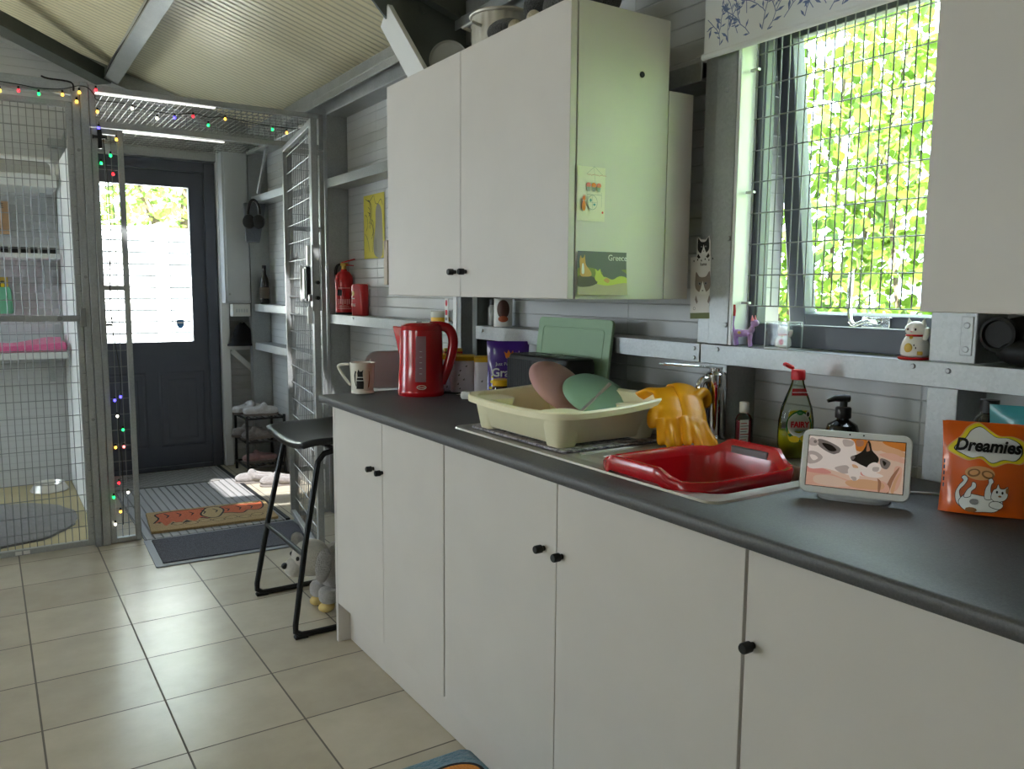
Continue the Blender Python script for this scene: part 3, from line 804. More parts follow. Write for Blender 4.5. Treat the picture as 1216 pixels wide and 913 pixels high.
# ------------------------------------------------------------------ bar stool
SEATM = M('black_faux_leather', (30, 30, 32), .34, bmp=.08, bs=300)
st = thing('bar_stool', 'black sled base bar stool with a moulded seat at the worktop end', 'stool', (1.15, 3.1, 0))
def seat(u, v):
    x = .955+u*.44; y = 2.862+v*.48
    cu = (u-.45)*2; cv = (v-.5)*2
    z = .712+.022*cv*cv+.025*max(0, cu)**2-.05*max(0, -cu-.55)**2*2
    if u > .75: z += (u-.75)*.35
    k = 1-.06*abs(cu)**3
    return (x, 3.1+(y-3.1)*k, z)
MB().grid(seat, 20, 16).build('seat', SEATM, st, True, solid=.026, bevel=.008, angle=60)
for y in (2.845, 3.352):
    yi = y+(.045 if y < 3 else -.045)
    pts = [(1.34, yi, .690), (1.08, yi, .690), (1.045, yi, .683), (1.020, yi, .655), (.955, (y+yi)/2, .34), (.905, y, .055), (.905, y, .028), (.925, y, .013), (.96, y, .011), (1.30, y, .011), (1.335, y, .013), (1.352, y, .03), (1.352, y, .06), (1.33, (y+yi)/2, .36), (1.35, yi, .655)]
    MB().tube(pts, .0115, 8).build('side_frame', BLKMET, st, True)
    for x in (.93, 1.31): MB().box(x-.03, y-.014, 0, x+.02, y+.014, .012).build('floor_pad', BLKRUB, st, True, bevel=.003)
MB().tube([(.950, 2.862, .31), (.950, 3.333, .31)], .010, 10).build('foot_rest', BLKMET, st, True)
MB().tube([(1.1, 2.89, .688), (1.1, 3.307, .688)], .009, 8).build('cross_bar', BLKMET, st, True)
# ------------------------------------------------------------------ things on the worktop
RGT = V((math.cos(R(33.2)), -math.sin(R(33.2)), 0)); FWD = V((math.sin(R(33.2)), math.cos(R(33.2)), 0)); UPV = V((0, 0, 1))
RZC = -R(33.2)        # local x = camera right, local -y faces the camera
INKW = M('print_white', (235, 234, 230), .5); INKK = M('print_black', (30, 28, 28), .5); INKG = M('print_grey', (140, 138, 138), .5); INKR = M('print_red', (196, 30, 40), .5)
INKO = M('print_orange', (222, 120, 30), .5); INKY = M('print_yellow', (232, 208, 40), .5); INKGR = M('print_green', (40, 120, 50), .5)
FX, FW_ = V((1, 0, 0)), V((0, 0, 1))

# kettle
kt = thing('electric_kettle', 'red plastic jug kettle with a clear water gauge on the worktop', 'kettle', (1.345, 2.665, ZT), RZC)
def kring(z, rx, ry, cx=0, n=32): return [(cx+rx*math.cos(2*PI*k/n), ry*math.sin(2*PI*k/n), z) for k in range(n)]
ks = [(0, .084, .078), (.004, .087, .081), (.020, .087, .081), (.024, .085, .079), (.12, .081, .074), (.21, .079, .068), (.240, .079, .066)]
MB().loft([kring(z, a, b, -.004+z*.004) for z, a, b in ks]).build('body', RED, kt)
MB().loft([kring(.2405, .079, .066, -.003), kring(.256, .076, .062, -.001), kring(.265, .060, .05, .004), kring(.268, .02, .02, .008)]).build('lid', RED, kt)
MB().loft([[(-.066, -.03, .13), (-.066, .03, .13), (-.083, 0, .13)], [(-.070, -.03, .20), (-.070, .03, .20), (-.097, 0, .20)], [(-.070, -.032, .252), (-.070, .032, .252), (-.110, 0, .254)]]).build('spout', RED, kt, bevel=.004)
hp = spline([(.030, 0, .254), (.074, 0, .254), (.102, 0, .240), (.115, 0, .206), (.111, 0, .160), (.100, 0, .118), (.086, 0, .080), (.070, 0, .045)], 5, False)
MB().tube(hp, [.0175]*8+[.0185]*20+[.018]*8, 12).build('handle', RED, kt)
MB().box(-.02, -.006, .262, .0, .006, .2705).build('switch', BLKRUB, kt, bevel=.002)
GA = M('smoky_gauge', (150, 110, 118), .15)
def gauge(u, v):
    z = .055+v*.165; t = R(262+u*26); f = (z-.024)/.211
    rx, ry = .0855-.0062*f+.0012, .079-.0125*f+.0012
    return (-.004+z*.004+rx*math.cos(t), ry*math.sin(t), z)
MB().grid(gauge, 6, 8).build('water_gauge', GA, kt)
marks = []
def ks_pt(tdeg, z, e=.0012):
    f = (z-.024)/.211; t = R(tdeg)
    return V((-.004+z*.004+(.0855-.0062*f+e)*math.cos(t), (.079-.0125*f+e)*math.sin(t), z))
m = MB()
for z in (.085, .105, .125, .145, .165): m.bar(ks_pt(272, z), ks_pt(278, z), .0012, .0014)
m.build('level_mark', INKW, kt)
o = ks_pt(277, .036); U_ = V((math.cos(R(5)), math.sin(R(5)), 0))
rg = oval(0, 0, .0175, .0085, 24); ri = oval(0, 0, .0155, .0068, 24)
prints('logo', [INKW, REDP], [(rg, 0), (ri, 1)], o, U_, UPV, kt, lift=.0012)
lettering('Quest', .011, INKW, o+V((0, -.0016, 0)), U_, UPV, kt, shear=.25)
MB().lathe([(.088, 0), (.09, .002), (.09, .004), (0, .004)], (0, 0, -.004), 32)
kc = MB().tube(spline([(1.42, 2.63, ZT+.006), (1.455, 2.59, ZT+.006), (1.50, 2.575, ZT+.006), (1.545, 2.52, ZT+.006), (1.60, 2.505, ZT+.006), (1.624, 2.515, ZT+.02), (1.632, 2.53, ZT+.06)], 6, False), .004, 6).build('kettle_cable', BLKRUB)
tag(kc, 'black cable trailing from the red kettle along the worktop', 'cable')

# mug with spoon
mg = thing('cat_mug', 'white mug with black and brown cats and an angular handle', 'mug', (1.172, 2.815, ZT), RZC)
MB().lathe([(0, 0), (.039, 0), (.043, .002), (.043, .007), (.040, .012), (.0425, .03), (.047, .112), (.0478, .116), (.0455, .116), (.041, .03), (.036, .016), (0, .014)], seg=36).build('body', M('white_glaze', (232, 226, 214), .15, coat=.3), mg)
MB().tube([(-.045, 0, .108), (-.075, 0, .109), (-.092, 0, .104), (-.09, 0, .094), (-.07, 0, .06), (-.041, 0, .024)], [.007, .007, .007, .0065, .006, .007], 10, flat=.9).build('handle', M('white_glaze'), mg, sub=1)
def mugp(pts, z0=0, ang0=270, r=.0445):
    return pts
def mug_patch(poly, mi, mb, lift=.0006):
    # poly in (arc metres, height)
    for tr in fine_tris(poly, .008):
        vs = []
        for p in tr:
            t = R(270)+p.x/.044; rr = .0425+.0045*(p.y-.03)/.082+lift; vs.append((rr*math.cos(t), rr*math.sin(t), p.y))
        mb.add(vs, [(0, 1, 2)], mi)
mb = MB()
cat = [(-.014, .02), (.014, .02), (.015, .045), (.012, .062), (.011, .078), (.013, .092), (.008, .086), (.001, .085), (-.004, .093), (-.009, .08), (-.008, .068), (-.013, .05)]
mug_patch([(x-.002, y) for x, y in cat], 0, mb)
mug_patch([(-.019, .03), (-.016, .03), (-.019, .05), (-.017, .075), (-.014, .085), (-.019, .088), (-.024, .07), (-.023, .05)], 0, mb)
for k in range(2): mug_patch([(-.016, .050+k*.012), (.012, .050+k*.012), (.012, .053+k*.012), (-.016, .053+k*.012)], 1, mb, .0012)
mug_patch([(.028, .02), (.034, .03), (.036, .06), (.033, .085), (.031, .088), (.033, .06), (.030, .035)], 2, mb)
mb.build('cat_print', [INKK, INKW, M('print_brown', (150, 100, 55), .5)], mg)
MB().bar((.01, .01, .02), (.030, .005, .128), .010, .004).build('spoon', STAIN, mg, bevel=.001)

# grey tray leaning behind the mug
ty_ = thing('metal_tray', 'grey metal tray with rounded corners leaning behind the kettle', 'tray', (1.425, 2.878, ZT), R(-12))
T = Matrix.Rotation(R(-14), 4, 'X')
m = MB(); A = [(p[0], 0, p[1]+.075) for p in rr2(.40, .15, .05)]
m.loft([[(x*.99, .006, .075+(z-.075)*.98) for x, _, z in A], [(x, .003, z) for x, _, z in A], [(x, 0, z) for x, _, z in A], [(x*.985, -.003, .075+(z-.075)*.97) for x, _, z in A], [(x*.975, -.001, .075+(z-.075)*.95) for x, _, z in A]], True, True, T=T)
m.build('tray_body', M('brushed_grey_metal', (168, 166, 168), .42, .5), ty_)

# canisters
CAN = M('cream_lilac_enamel', (222, 214, 222), .35); CANY = M('mustard_lid', (214, 168, 24), .4)
def canister(x, y, label, w=.092):
    t = thing('storage_canister', label, 'canister', (x, y, ZT), RZC, group='bee canisters behind the kettle')
    MB().loft([rrect(w-.006, w-.006, .02, 0), rrect(w, w, .022, .004), rrect(w, w, .022, .118), rrect(w-.004, w-.004, .021, .121)]).build('body', CAN, t)
    MB().loft([rrect(w+.002, w+.002, .023, .1212), rrect(w+.002, w+.002, .023, .136), rrect(w-.01, w-.01, .018, .140)]).build('lid', CANY, t)
    sh = []
    r = random.Random(int(x*1000))
    for k in range(6):
        px, pz = r.uniform(-.03, .03), .015+k*.017
        sh += [(oval(px, pz, .0032, .0024, 8), 0), (oval(px+.002, pz+.003, .002, .0028, 8), 1)]
    prints('bee_print', [INKK, INKG], sh, (0, -w/2, 0), FX, FW_, t)
    return t
canister(1.480, 2.775, 'white bee canister with mustard lid closest to the kettle handle')
canister(1.528, 2.680, 'white bee canister with mustard lid in the middle of three')
canister(1.572, 2.582, 'white bee canister with mustard lid beside the purple pouch', .088)
t = thing('small_box', 'small red and yellow box lying on a canister lid', 'box', (1.515, 2.735, ZT+.1402), RZC+.2)
MB().box(-.034, -.02, 0, .034, .02, .022).build('carton', M('box_yellow', (196, 170, 70), .6), t, bevel=.001)
MB().box(-.0345, -.0205, .004, .0345, .0205, .011).build('red_band', M('box_red', (160, 40, 40), .6), t)
t = thing('plug_adapter', 'white plastic adapter lying between kettle and dish tub', 'adapter', (1.452, 2.475, ZT), R(-50))
MB().loft([rrect(.08, .042, .012, 0), rrect(.086, .048, .014, .006), rrect(.086, .048, .014, .018), rrect(.078, .04, .012, .025)]).build('body', WPLAST, t)
for s in (-1, 1): MB().cyl((-.043, s*.01, .012), (-.058, s*.01, .012), .0025).build('pin', CHROME, t)

# pouches: a pillow-like bag standing on a gusset
def pouch(t, w, h, d, mat, seam=.012, wob=.004, seed=1, top=None):
    r = random.Random(seed); nu, nv = 14, 14; ph = [r.uniform(0, 6) for _ in range(4)]
    def side(sgn):
        def fn(u, v):
            x = (u-.5)*w*(1-.05*math.sin(v*PI)); z = v*h
            if top: z += top(u)*v
            b = (math.sin(PI*u)**.6)*(1-v)**.55*math.sin(min(1, v*6+.55)*PI/2)
            yy = sgn*(d/2*b+.0015)+wob*math.sin(u*9+ph[0]+v*5)*math.sin(v*8+ph[1])*v*(1 if 0 < v < 1 else .5)
            return (x, yy+.0*v, z)
        return fn
    m = MB()
    m.grid(side(-1), nu, nv)
    f2 = side(1); m.grid(lambda u, v: f2(1-u, v), nu, nv)
    # bottom
    a = [side(-1)(i/nu, 0) for i in range(nu+1)]; b = [f2(i/nu, 0) for i in range(nu+1)]
    m.loft([a, b], False, False, closed=False)
    return m.build('bag', mat, t, angle=70)
def pface(w, h, d, u, v, e=.0015):
    return (-(d/2*(math.sin(PI*u)**.6)*(1-v)**.55*math.sin(min(1, v*6+.55)*PI/2)+.0015)-e)
def on_pouch(o, w, h, d, e):
    for v_ in o.data.vertices:
        x, y, z = v_.co
        v_.co.y = pface(w, h, d, min(.98, max(.02, x/w+.5)), min(.98, max(.02, z/h)), e)
PUR = M('gloss_purple_film', (74, 36, 132), .28, coat=.3)
gv = thing('gravy_pouch', 'purple stand up pouch beside the black toaster', 'food pouch', (1.655, 2.30, ZT), RZC, rot=(R(-4), 0, RZC))
gv.location = (1.575, 2.435, ZT)
pouch(gv, .155, .205, .06, PUR, seed=3)
fw_ = .155; fh = .205; fd = .06
def pp_print(name, mats, shapes, parent, w, h, d, e=.0035):
    """print that follows the bulge of the pouch; shapes in metres from bottom centre"""
    mb = MB()
    for i, (poly, mi) in enumerate(shapes):
        q = []
        for a, b, c in fine_tris(poly, .016):
            if (b-a).cross(c-a).z < 0: b, c = c, b
            mb.add([(p.x, pface(w, h, d, min(.98, max(.02, p.x/w+.5)), min(.98, max(.02, p.y/h)), e+.0002*i), p.y) for p in (a, b, c)], [(0, 1, 2)], mi)
    return mb.build(name, mats, parent)
flame = [(-.022, .145), (-.028, .168), (-.018, .160), (-.012, .174), (-.004, .160), (.004, .172), (.008, .155), (.016, .166), (.014, .146), (.004, .138), (-.012, .138)]
pp_print('pouch_print', [INKO, INKW, INKY, M('print_violet', (110, 60, 170), .5)], [([(x+.014, y) for x, y in flame], 0), ([(.034, .150), (.040, .172), (.046, .150)], 1), (oval(.058, .156, .012, .007), 3),
    (oval(-.058, .058, .006, .006, 8), 2), (oval(-.05, .046, .006, .006, 8), 2), (oval(-.062, .036, .006, .005, 8), 2), (oval(-.056, .075, .004, .004, 8), 2), (oval(-.01, .04, .019, .017), 0), (oval(-.006, .044, .008, .007), 2)], gv, fw_, fh, fd)
on_pouch(lettering('Gravy', .042, INKW, (-.008, 0, .090), FX, FW_, gv, bold=.001), fw_, fh, fd, .006)
on_pouch(lettering('Just Poured', .017, INKW, (-.004, 0, .122), FX, FW_, gv), fw_, fh, fd, .006)
lettering('FOR CHICKEN', .010, M('print_pink', (214, 110, 170), .5), (-.004, -.04, .070), FX, FW_, gv)
t = thing('spread_jar', 'dark jar with a yellow lid peeping over the dish tub', 'jar', (1.500, 2.355, ZT))
MB().lathe([(0, 0), (.03, 0), (.033, .004), (.033, .052), (.03, .058), (0, .058)]).build('jar_body', M('dark_brown_glass', (38, 22, 16), .1, coat=.4), t)
MB().lathe([(.0335, .058), (.034, .060), (.034, .076), (.031, .079), (0, .079)], seg=32).build('lid', M('yellow_lid', (228, 176, 28), .35), t)

# toaster
ts = thing('toaster', 'black ribbed four slot toaster behind the dish tub', 'toaster', (1.517, 2.095, ZT), R(-90+2))
MB().loft([rrect(.325, .115, .025, .008), rrect(.33, .12, .028, .014), rrect(.33, .12, .028, .165), rrect(.323, .112, .026, .176), rrect(.307, .098, .022, .18)]).build('body', M('matt_black_plastic', (24, 24, 26), .45), ts)
m = MB()
for k in range(40):
    x = -.15+k*.3/39; m.box(x-.0022, -.0625, .02, x+.0022, -.059, .165)
m.build('ribbing', BLACK, ts)
m = MB()
for sx in (-.075, .075):
    for sy in (-.022, .022): m.loft([rrect(.125, .030, .006, .1795, 3, sx, sy), rrect(.125, .032, .006, .1815, 3, sx, sy), rrect(.119, .024, .004, .1815, 3, sx, sy), rrect(.119, .024, .004, .1795, 3, sx, sy)])
m.build('slot_rim', CHROME, ts)
m = MB()
for sx in (-.075, .075):
    for sy in (-.022, .022): m.loft([rrect(.119, .024, .004, .1801, 3, sx, sy), rrect(.119, .024, .004, .1806, 3, sx, sy)])
m.build('slot', M('slot_dark', (8, 8, 8), .8), ts)
for s in (-.1, .1): MB().box(s-.02, .058, .12, s+.02, .066, .132).build('lever', CHROME, ts, bevel=.002)
for sx in (-.13, .13): 
    for sy in (-.045, .045): MB().cyl((sx, sy, 0), (sx, sy, .009), .01).build('foot', BLKRUB, ts)

# green chopping board leaning on the wall rail
GRN = M('sage_green_plastic', (146, 176, 142), .45, var=.02)
cb = thing('chopping_board', 'sage green chopping board leaning upright behind the toaster', 'chopping board', (1.588, 2.112, ZT), rot=(R(-7), 0, R(-90)))
bw_, bh_ = .395, .30
ring = lambda w, h, r, y: [(p[0], y, p[1]+bh_/2) for p in rr2(w, h, r)]
MB().loft([ring(bw_-.004, bh_-.004, .014, .012), ring(bw_, bh_, .016, .010), ring(bw_, bh_, .016, .002), ring(bw_-.004, bh_-.004, .014, 0), ring(bw_-.06, bh_-.06, .012, 0), ring(bw_-.062, bh_-.062, .01, .0016), ring(bw_-.070, bh_-.070, .01, .0016), ring(bw_-.072, bh_-.072, .008, 0)][::-1]).build('board', GRN, cb)

# drying mat and dish tub
dm = MB(); dm.loft([rrect(.40, .44, .02, ZT+.0036, 4, 1.325, 1.715), rrect(.40, .44, .02, ZT+.010, 4, 1.325, 1.715)])
o = dm.build('drying_mat', m_fleck('grey_patterned_mat', (86, 80, 88), (196, 190, 196), 55, .9), bevel=.002); tag(o, 'grey patterned drying mat under the cream dish tub', 'mat')
tb = thing('dish_tub', 'cream plastic dish tub holding plates on the drainer', 'dish tub', (1.287, 1.712, ZT+.0105), 0)
def rz_(p, ph=0):  # gentle wave of the rim, corners highest
    a = abs(p[0])/.2; b = abs(p[1])/.25
    return p[2]+.010*(min(a, 1)**2+min(b, 1)**2-1)+.060*p[0]
def ringt(w, d, r, z, wave=False):
    q = rrect(w, d, r, z, 6)
    # add points along the sides so the rim can bow
    out = []
    for i in range(len(q)):
        a, b = q[i], q[(i+1) % len(q)]; out.append(a)
        if math.dist(a, b) > .1: out += [tuple(a[k]+(b[k]-a[k])*t/6 for k in range(3)) for t in range(1, 6)]
    if wave: out = [(x*(1+.03*math.cos(min(1, abs(y)/.24)*PI/2)), y*(1+.03*math.cos(min(1, abs(x)/.2)*PI/2)), rz_((x, y, z))) for x, y, z in out]
    return out
w0, d0, w1, d1 = .300, .365, .343, .436
MB().loft([ringt(w0-.01, d0-.01, .03, .006), ringt(w0, d0, .035, .010), ringt(w1-.012, d1-.012, .05, .088, True), ringt(w1+.016, d1+.016, .055, .091, True), ringt(w1+.022, d1+.022, .057, .088, True), ringt(w1+.022, d1+.022, .057, .080, True), ringt(w1+.026, d1+.026, .057, .080, True), ringt(w1+.027, d1+.027, .058, .094, True), ringt(w1+.02, d1+.02, .056, .098, True), ringt(w1-.016, d1-.016, .05, .097, True), ringt(w0-.008, d0-.008, .034, .016), ringt(w0-.03, d0-.03, .03, .012)]).build('tub', CREAM, tb)
for sx in (-1, 1):
    for sy in (-1, 1):
        m = MB(); ax, ay = sx*.124, sy*.156
        m.loft([rrect(.058, .058, .016, 0, 5, ax, ay), rrect(.062, .062, .018, .006, 5, ax, ay), rrect(.094, .100, .03, .084, 5, ax-sx*.004, ay+sy*.002)])
        m.build('corner_foot', CREAM, tb)
# plates standing in the tub
def plate(mat, name, label, loc, rot, r=.118, d=.024):
    t = thing(name, label, 'plate', loc, rot=rot, group='pastel plates in the dish tub')
    MB().lathe([(0, 0), (r*.62, 0), (r*.66, .002), (r*.88, d*.35), (r, d), (r*1.0, d+.003), (r*.97, d+.003), (r*.86, d*.35+.004), (r*.62, .004), (0, .004)], seg=48).build('dish', mat, t, angle=60)
    return t
def face(nrm, loc): return V(nrm).to_track_quat('Z', 'Y').to_euler()
PINK = M('pastel_pink_plastic', (206, 160, 158), .4); MINT = M('pastel_mint_plastic', (150, 190, 164), .4)
plate(PINK, 'plate', 'pastel pink plastic plate leaning at the back of the dish tub', (1.350, 1.80, 1.048), face((-.16, .64, -.71), 0), .098, .022)
plate(MINT, 'plate', 'pastel mint green plastic plate leaning in front of the pink one', (1.400, 1.70, 1.030), face((.02, .51, -.84), 0), .100, .020)
t = thing('table_knife', 'steel knife propped against the mint green plate in the dish tub', 'knife', (1.265, 1.60, .985))
a, b = V((1.262, 1.612, .99)), V((1.352, 1.60, 1.062)); m_ = a.lerp(b, .5)
MB().bar(a-(b-a)*.35, m_, .014, .0022).build('blade', STAIN, t, True)
MB().tube([m_, a.lerp(b, .75), b], [.004, .006, .0065], 10, flat=.6).build('handle', STAIN, t, True)

# ---- rubber gloves
GLV = M('yellow_rubber', (238, 164, 14), .38, var=.04, vs=30, bmp=.06, bs=90, sss=0)
GLY = M('yellow_rubber_lining', (238, 196, 30), .6)
def glove(label, centre, side, fingers, thumb, loc):
    """centre = [(point, half width, half thickness)] from cuff to knuckles; fingers and thumb are chains of points"""
    t = thing('rubber_glove', label, 'glove', loc, group='pair of yellow rubber gloves')
    m = MB(); side = V(side).normalized(); rings = []
    P_ = [V(c[0]) for c in centre]
    for i, (p, a, b) in enumerate(centre):
        d = (P_[min(i+1, len(P_)-1)]-P_[max(0, i-1)]).normalized(); s_ = (side-d*side.dot(d)).normalized(); n_ = d.cross(s_)
        rings.append([P_[i]+s_*(a*math.cos(2*PI*k/20))+n_*(b*math.sin(2*PI*k/20)) for k in range(20)])
    m.loft(rings)
    for f in fingers:
        q = spline([tuple(p) for p in f], 4, False); n = len(q)
        m.tube(q, [.0128-.002*(k/(n-1)) for k in range(n-2)]+[.0098, .005], 12)
    q = spline([tuple(p) for p in thumb], 4, False); n = len(q)
    m.tube(q, [.0145-.002*(k/(n-1)) for k in range(n-2)]+[.0105, .005], 12)
    remeshed(m, 'hand', GLV, t, .0028, 9)
    return t
def fan(base, tip, side, offs, lens, n=4):
    out = []
    base, tip, side = V(base), V(tip), V(side).normalized()
    for k in range(n):
        b = base+side*(k-1.5)*.0185; e = base+(tip-base)*lens[k]+side*((k-1.5)*.0185+offs[k])
        bow = (tip-base).cross(side).normalized()*.006*(1 if k % 2 else -.4)
        out.append([b+(base-tip)*.35, b, b.lerp(e, .5)+bow, e])
    return out
sd = RGT
glove('yellow rubber glove hanging over the tub rim nearest the plates', [((1.462, 1.585, 1.020), .040, .012), ((1.468, 1.548, 1.040), .040, .010), ((1.462, 1.508, 1.046), .039, .011), ((1.446, 1.476, 1.026), .038, .014), ((1.428, 1.450, .998), .039, .015), ((1.414, 1.432, .974), .038, .013)], sd,
      fan((1.410, 1.428, .968), (1.394, 1.402, .920), sd, (-.004, -.001, .001, .004), (.86, 1.02, 1.0, .82)), [(1.416, 1.470, 1.004), (1.392, 1.476, 1.000), (1.380, 1.470, .984), (1.377, 1.462, .962)], (1.44, 1.50, .93))
glove('yellow rubber glove draped toward the tap with its fingers in the red bowl', [((1.535, 1.552, 1.016), .036, .012), ((1.527, 1.526, 1.046), .036, .010), ((1.512, 1.490, 1.054), .035, .011), ((1.492, 1.452, 1.030), .036, .014), ((1.474, 1.422, .998), .036, .015), ((1.458, 1.398, .970), .035, .013)], (.80, -.45, -.25),
      fan((1.455, 1.393, .964), (1.446, 1.350, .908), (.80, -.45, -.25), (-.012, -.003, .004, .008), (.84, 1.0, 1.05, .86)), [(1.505, 1.446, 1.030), (1.538, 1.452, 1.044), (1.556, 1.456, 1.030), (1.556, 1.456, 1.000)], (1.49, 1.47, .93))

# ---- red washing up bowl in the sink
rb = thing('washing_up_bowl', 'red plastic washing up bowl with raised handles sitting in the sink', 'bowl', (1.277, 1.215, ZT-.16))
def ringb(w, d, r, z, hnd=0):
    q = rrect(w, d, r, z, 6); out = []
    for i in range(len(q)):
        a, b = q[i], q[(i+1) % len(q)]; out.append(a)
        if math.dist(a, b) > .08: out += [tuple(a[k]+(b[k]-a[k])*t/12 for k in range(3)) for t in range(1, 12)]
    if hnd:
        res = []
        for x, y, z in out:
            f = 0
            if abs(x) > w*.40: f = max(0., min(1., (.105-abs(y))/.035))
            res.append((x+math.copysign(.010, x)*f, y, z+hnd*f*f*(3-2*f)))
        out = res
    return out
RX, RYW = .355, .318; zr = .172
R3 = [ringb(.235, .215, .05, 0), ringb(.245, .225, .055, .004), ringb(RX-.05, RYW-.045, .07, zr-.012, .016), ringb(RX-.004, RYW-.004, .085, zr-.020, .018), ringb(RX, RYW, .086, zr-.018, .020), ringb(RX, RYW, .086, zr+.004, .022), ringb(RX-.006, RYW-.006, .084, zr+.008, .023), ringb(RX-.026, RYW-.026, .075, zr+.007, .022), ringb(RX-.042, RYW-.04, .068, zr-.004, .014), ringb(.255, .232, .055, .010), ringb(.235, .212, .05, .005)]
MB().loft(R3).build('bowl', RED, rb, angle=50)
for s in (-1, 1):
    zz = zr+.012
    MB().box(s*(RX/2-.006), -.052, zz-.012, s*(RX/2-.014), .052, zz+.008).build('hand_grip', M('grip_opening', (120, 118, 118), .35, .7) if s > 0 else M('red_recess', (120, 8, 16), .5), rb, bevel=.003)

# ---- bottles
SOAPG = M('olive_soap', (168, 166, 28), .12)
CLEARP = glass_pane('clear_bottle_plastic', (.88, .92, .85), .14)
sp = thing('dish_soap_bottle', 'clear bottle of olive green dish soap with red flip cap', 'bottle', (1.575, 1.192, ZT), RZC)
bp = [(0, .036, .022), (.006, .040, .025), (.05, .042, .026), (.09, .041, .0255), (.12, .036, .023), (.145, .027, .019), (.165, .019, .015), (.178, .0145, .0135), (.186, .013, .013)]
ell_ = lambda z, a, b: [(a*math.cos(2*PI*k/32), b*math.sin(2*PI*k/32), z) for k in range(32)]
MB().loft([ell_(*q) for q in bp]).build('bottle_body', CLEARP, sp)
MB().loft([ell_(z, a*.93, b*.93) for z, a, b in ((.003, .036, .022), (.008, .040, .025), (.05, .042, .026), (.068, .0415, .0258))]).build('liquid', SOAPG, sp)
MB().lathe([(.0155, .186), (.016, .188), (.016, .206), (.014, .209), (0, .209)]).build('cap', M('red_cap', (210, 36, 46), .35), sp)
m = MB(); m.loft([rrect(.024, .022, .008, 0), rrect(.026, .024, .008, .005), rrect(.02, .018, .006, .009)], T=Matrix.Translation((-.014, 0, .209)) @ Matrix.Rotation(R(24), 4, 'Y') @ Matrix.Translation((-.012, 0, 0))); m.build('flip_lid', M('red_cap'), sp)
def curve_print(name, mats, shapes, parent, prof, lift=.0008):
    mb = MB()
    for i, (poly, mi) in enumerate(shapes):
        vs = []
        for x, z in poly:
            for (z0, a0, b0), (z1, a1, b1) in zip(prof, prof[1:]):
                if z0 <= z <= z1: f = (z-z0)/(z1-z0); a, b = a0+(a1-a0)*f, b0+(b1-b0)*f; break
            else: a, b = prof[-1][1:] if z > prof[-1][0] else prof[0][1:]
            c = max(-.99, min(.99, x/a)); vs.append((x, -b*math.sqrt(1-c*c)-lift-.00018*i, z))
        fs = []
        for t in tessellate_polygon([[V((x, y, 0)) for x, y in poly]]):
            p, q, r = (V((*poly[k], 0)) for k in t)
            fs.append(tuple(t) if (q-p).cross(r-p).z > 0 else tuple(t[::-1]))
        mb.add(vs, fs, mi)
    return mb.build(name, mats, parent)
curve_print('label_print', [INKGR, INKW, INKY, M('print_ltgreen', (120, 170, 60), .5), INKR, INKK], [(rr2(.052, .074, .012, 5, .001, .080), 2), (oval(0, .080, .030, .036, 28), 0), (oval(-.001, .083, .026, .029, 28), 1), (oval(.0, .112, .008, .006, 10), 0), (oval(.019, .108, .006, .008, 10), 1), (oval(.019, .108, .0035, .0055, 10), 5),
            (oval(.012, .052, .012, .008, 12), 2), (oval(-.012, .050, .012, .008, 12), 2), ([(-.018, .150), (.018, .150), (.0155, .166), (-.0155, .166)], 4)], sp, bp)
lettering('FAIRY', .019, INKR, (-.001, -.0275, .084), FX, FW_, sp, bold=.0005, sx=.86)
lettering('ORIGINAL', .0055, INKGR, (0, -.0275, .071), FX, FW_, sp)
lettering('NON STOP POWER', .0042, INKW, (0, -.0205, .158), FX, FW_, sp)

hs = thing('hand_sanitiser', 'small clear flat bottle with white cap and pink liquid behind the bowl', 'bottle', (1.605, 1.372, ZT), RZC+.3)
MB().loft([rrect(.038, .022, .008, 0), rrect(.042, .026, .01, .003), rrect(.042, .026, .01, .066), rrect(.034, .02, .008, .076), rrect(.016, .016, .007, .082), rrect(.016, .016, .007, .086)]).build('bottle_body', CLEARP, hs)
MB().loft([rrect(.036, .021, .008, .003), rrect(.036, .021, .008, .062)]).build('liquid', M('pink_gel', (206, 84, 110), .15), hs)
MB().lathe([(.0115, .083), (.012, .084), (.012, .108), (.0105, .110), (0, .110)]).build('cap', WPLAST, hs)
prints('label_print', [INKW, INKG, INKR], [([(-.020, .008), (.006, .008), (.006, .066), (-.020, .066)], 0)]+[([(-.018, .014+k*.007), (.0+.003*(k % 3), .014+k*.007), (.0+.003*(k % 3), .016+k*.007), (-.018, .016+k*.007)], 1 if k % 2 else 2) for k in range(7)], (0, -.0132, 0), FX, FW_, hs)
pb = thing('soap_dispenser', 'black pump dispenser bottle behind the smart display', 'bottle', (1.575, 1.070, ZT), RZC)
MB().lathe([(0, 0), (.032, 0), (.035, .003), (.035, .085), (.031, .098), (.018, .106), (.013, .109), (.013, .118), (0, .118)]).build('bottle_body', M('black_glossy', (16, 16, 17), .12, coat=.4), pb)
MB().lathe([(.0165, .113), (.017, .114), (.017, .134), (.015, .137), (.008, .138), (.008, .150), (0, .150)]).build('collar', BLACK, pb)
MB().tube([(.012, 0, .1555), (0, 0, .1565), (-.02, 0, .156), (-.036, 0, .150)], [.008, .009, .007, .004], 10).cyl((0, 0, .148), (0, 0, .156), .0075).build('pump_head', BLACK, pb)

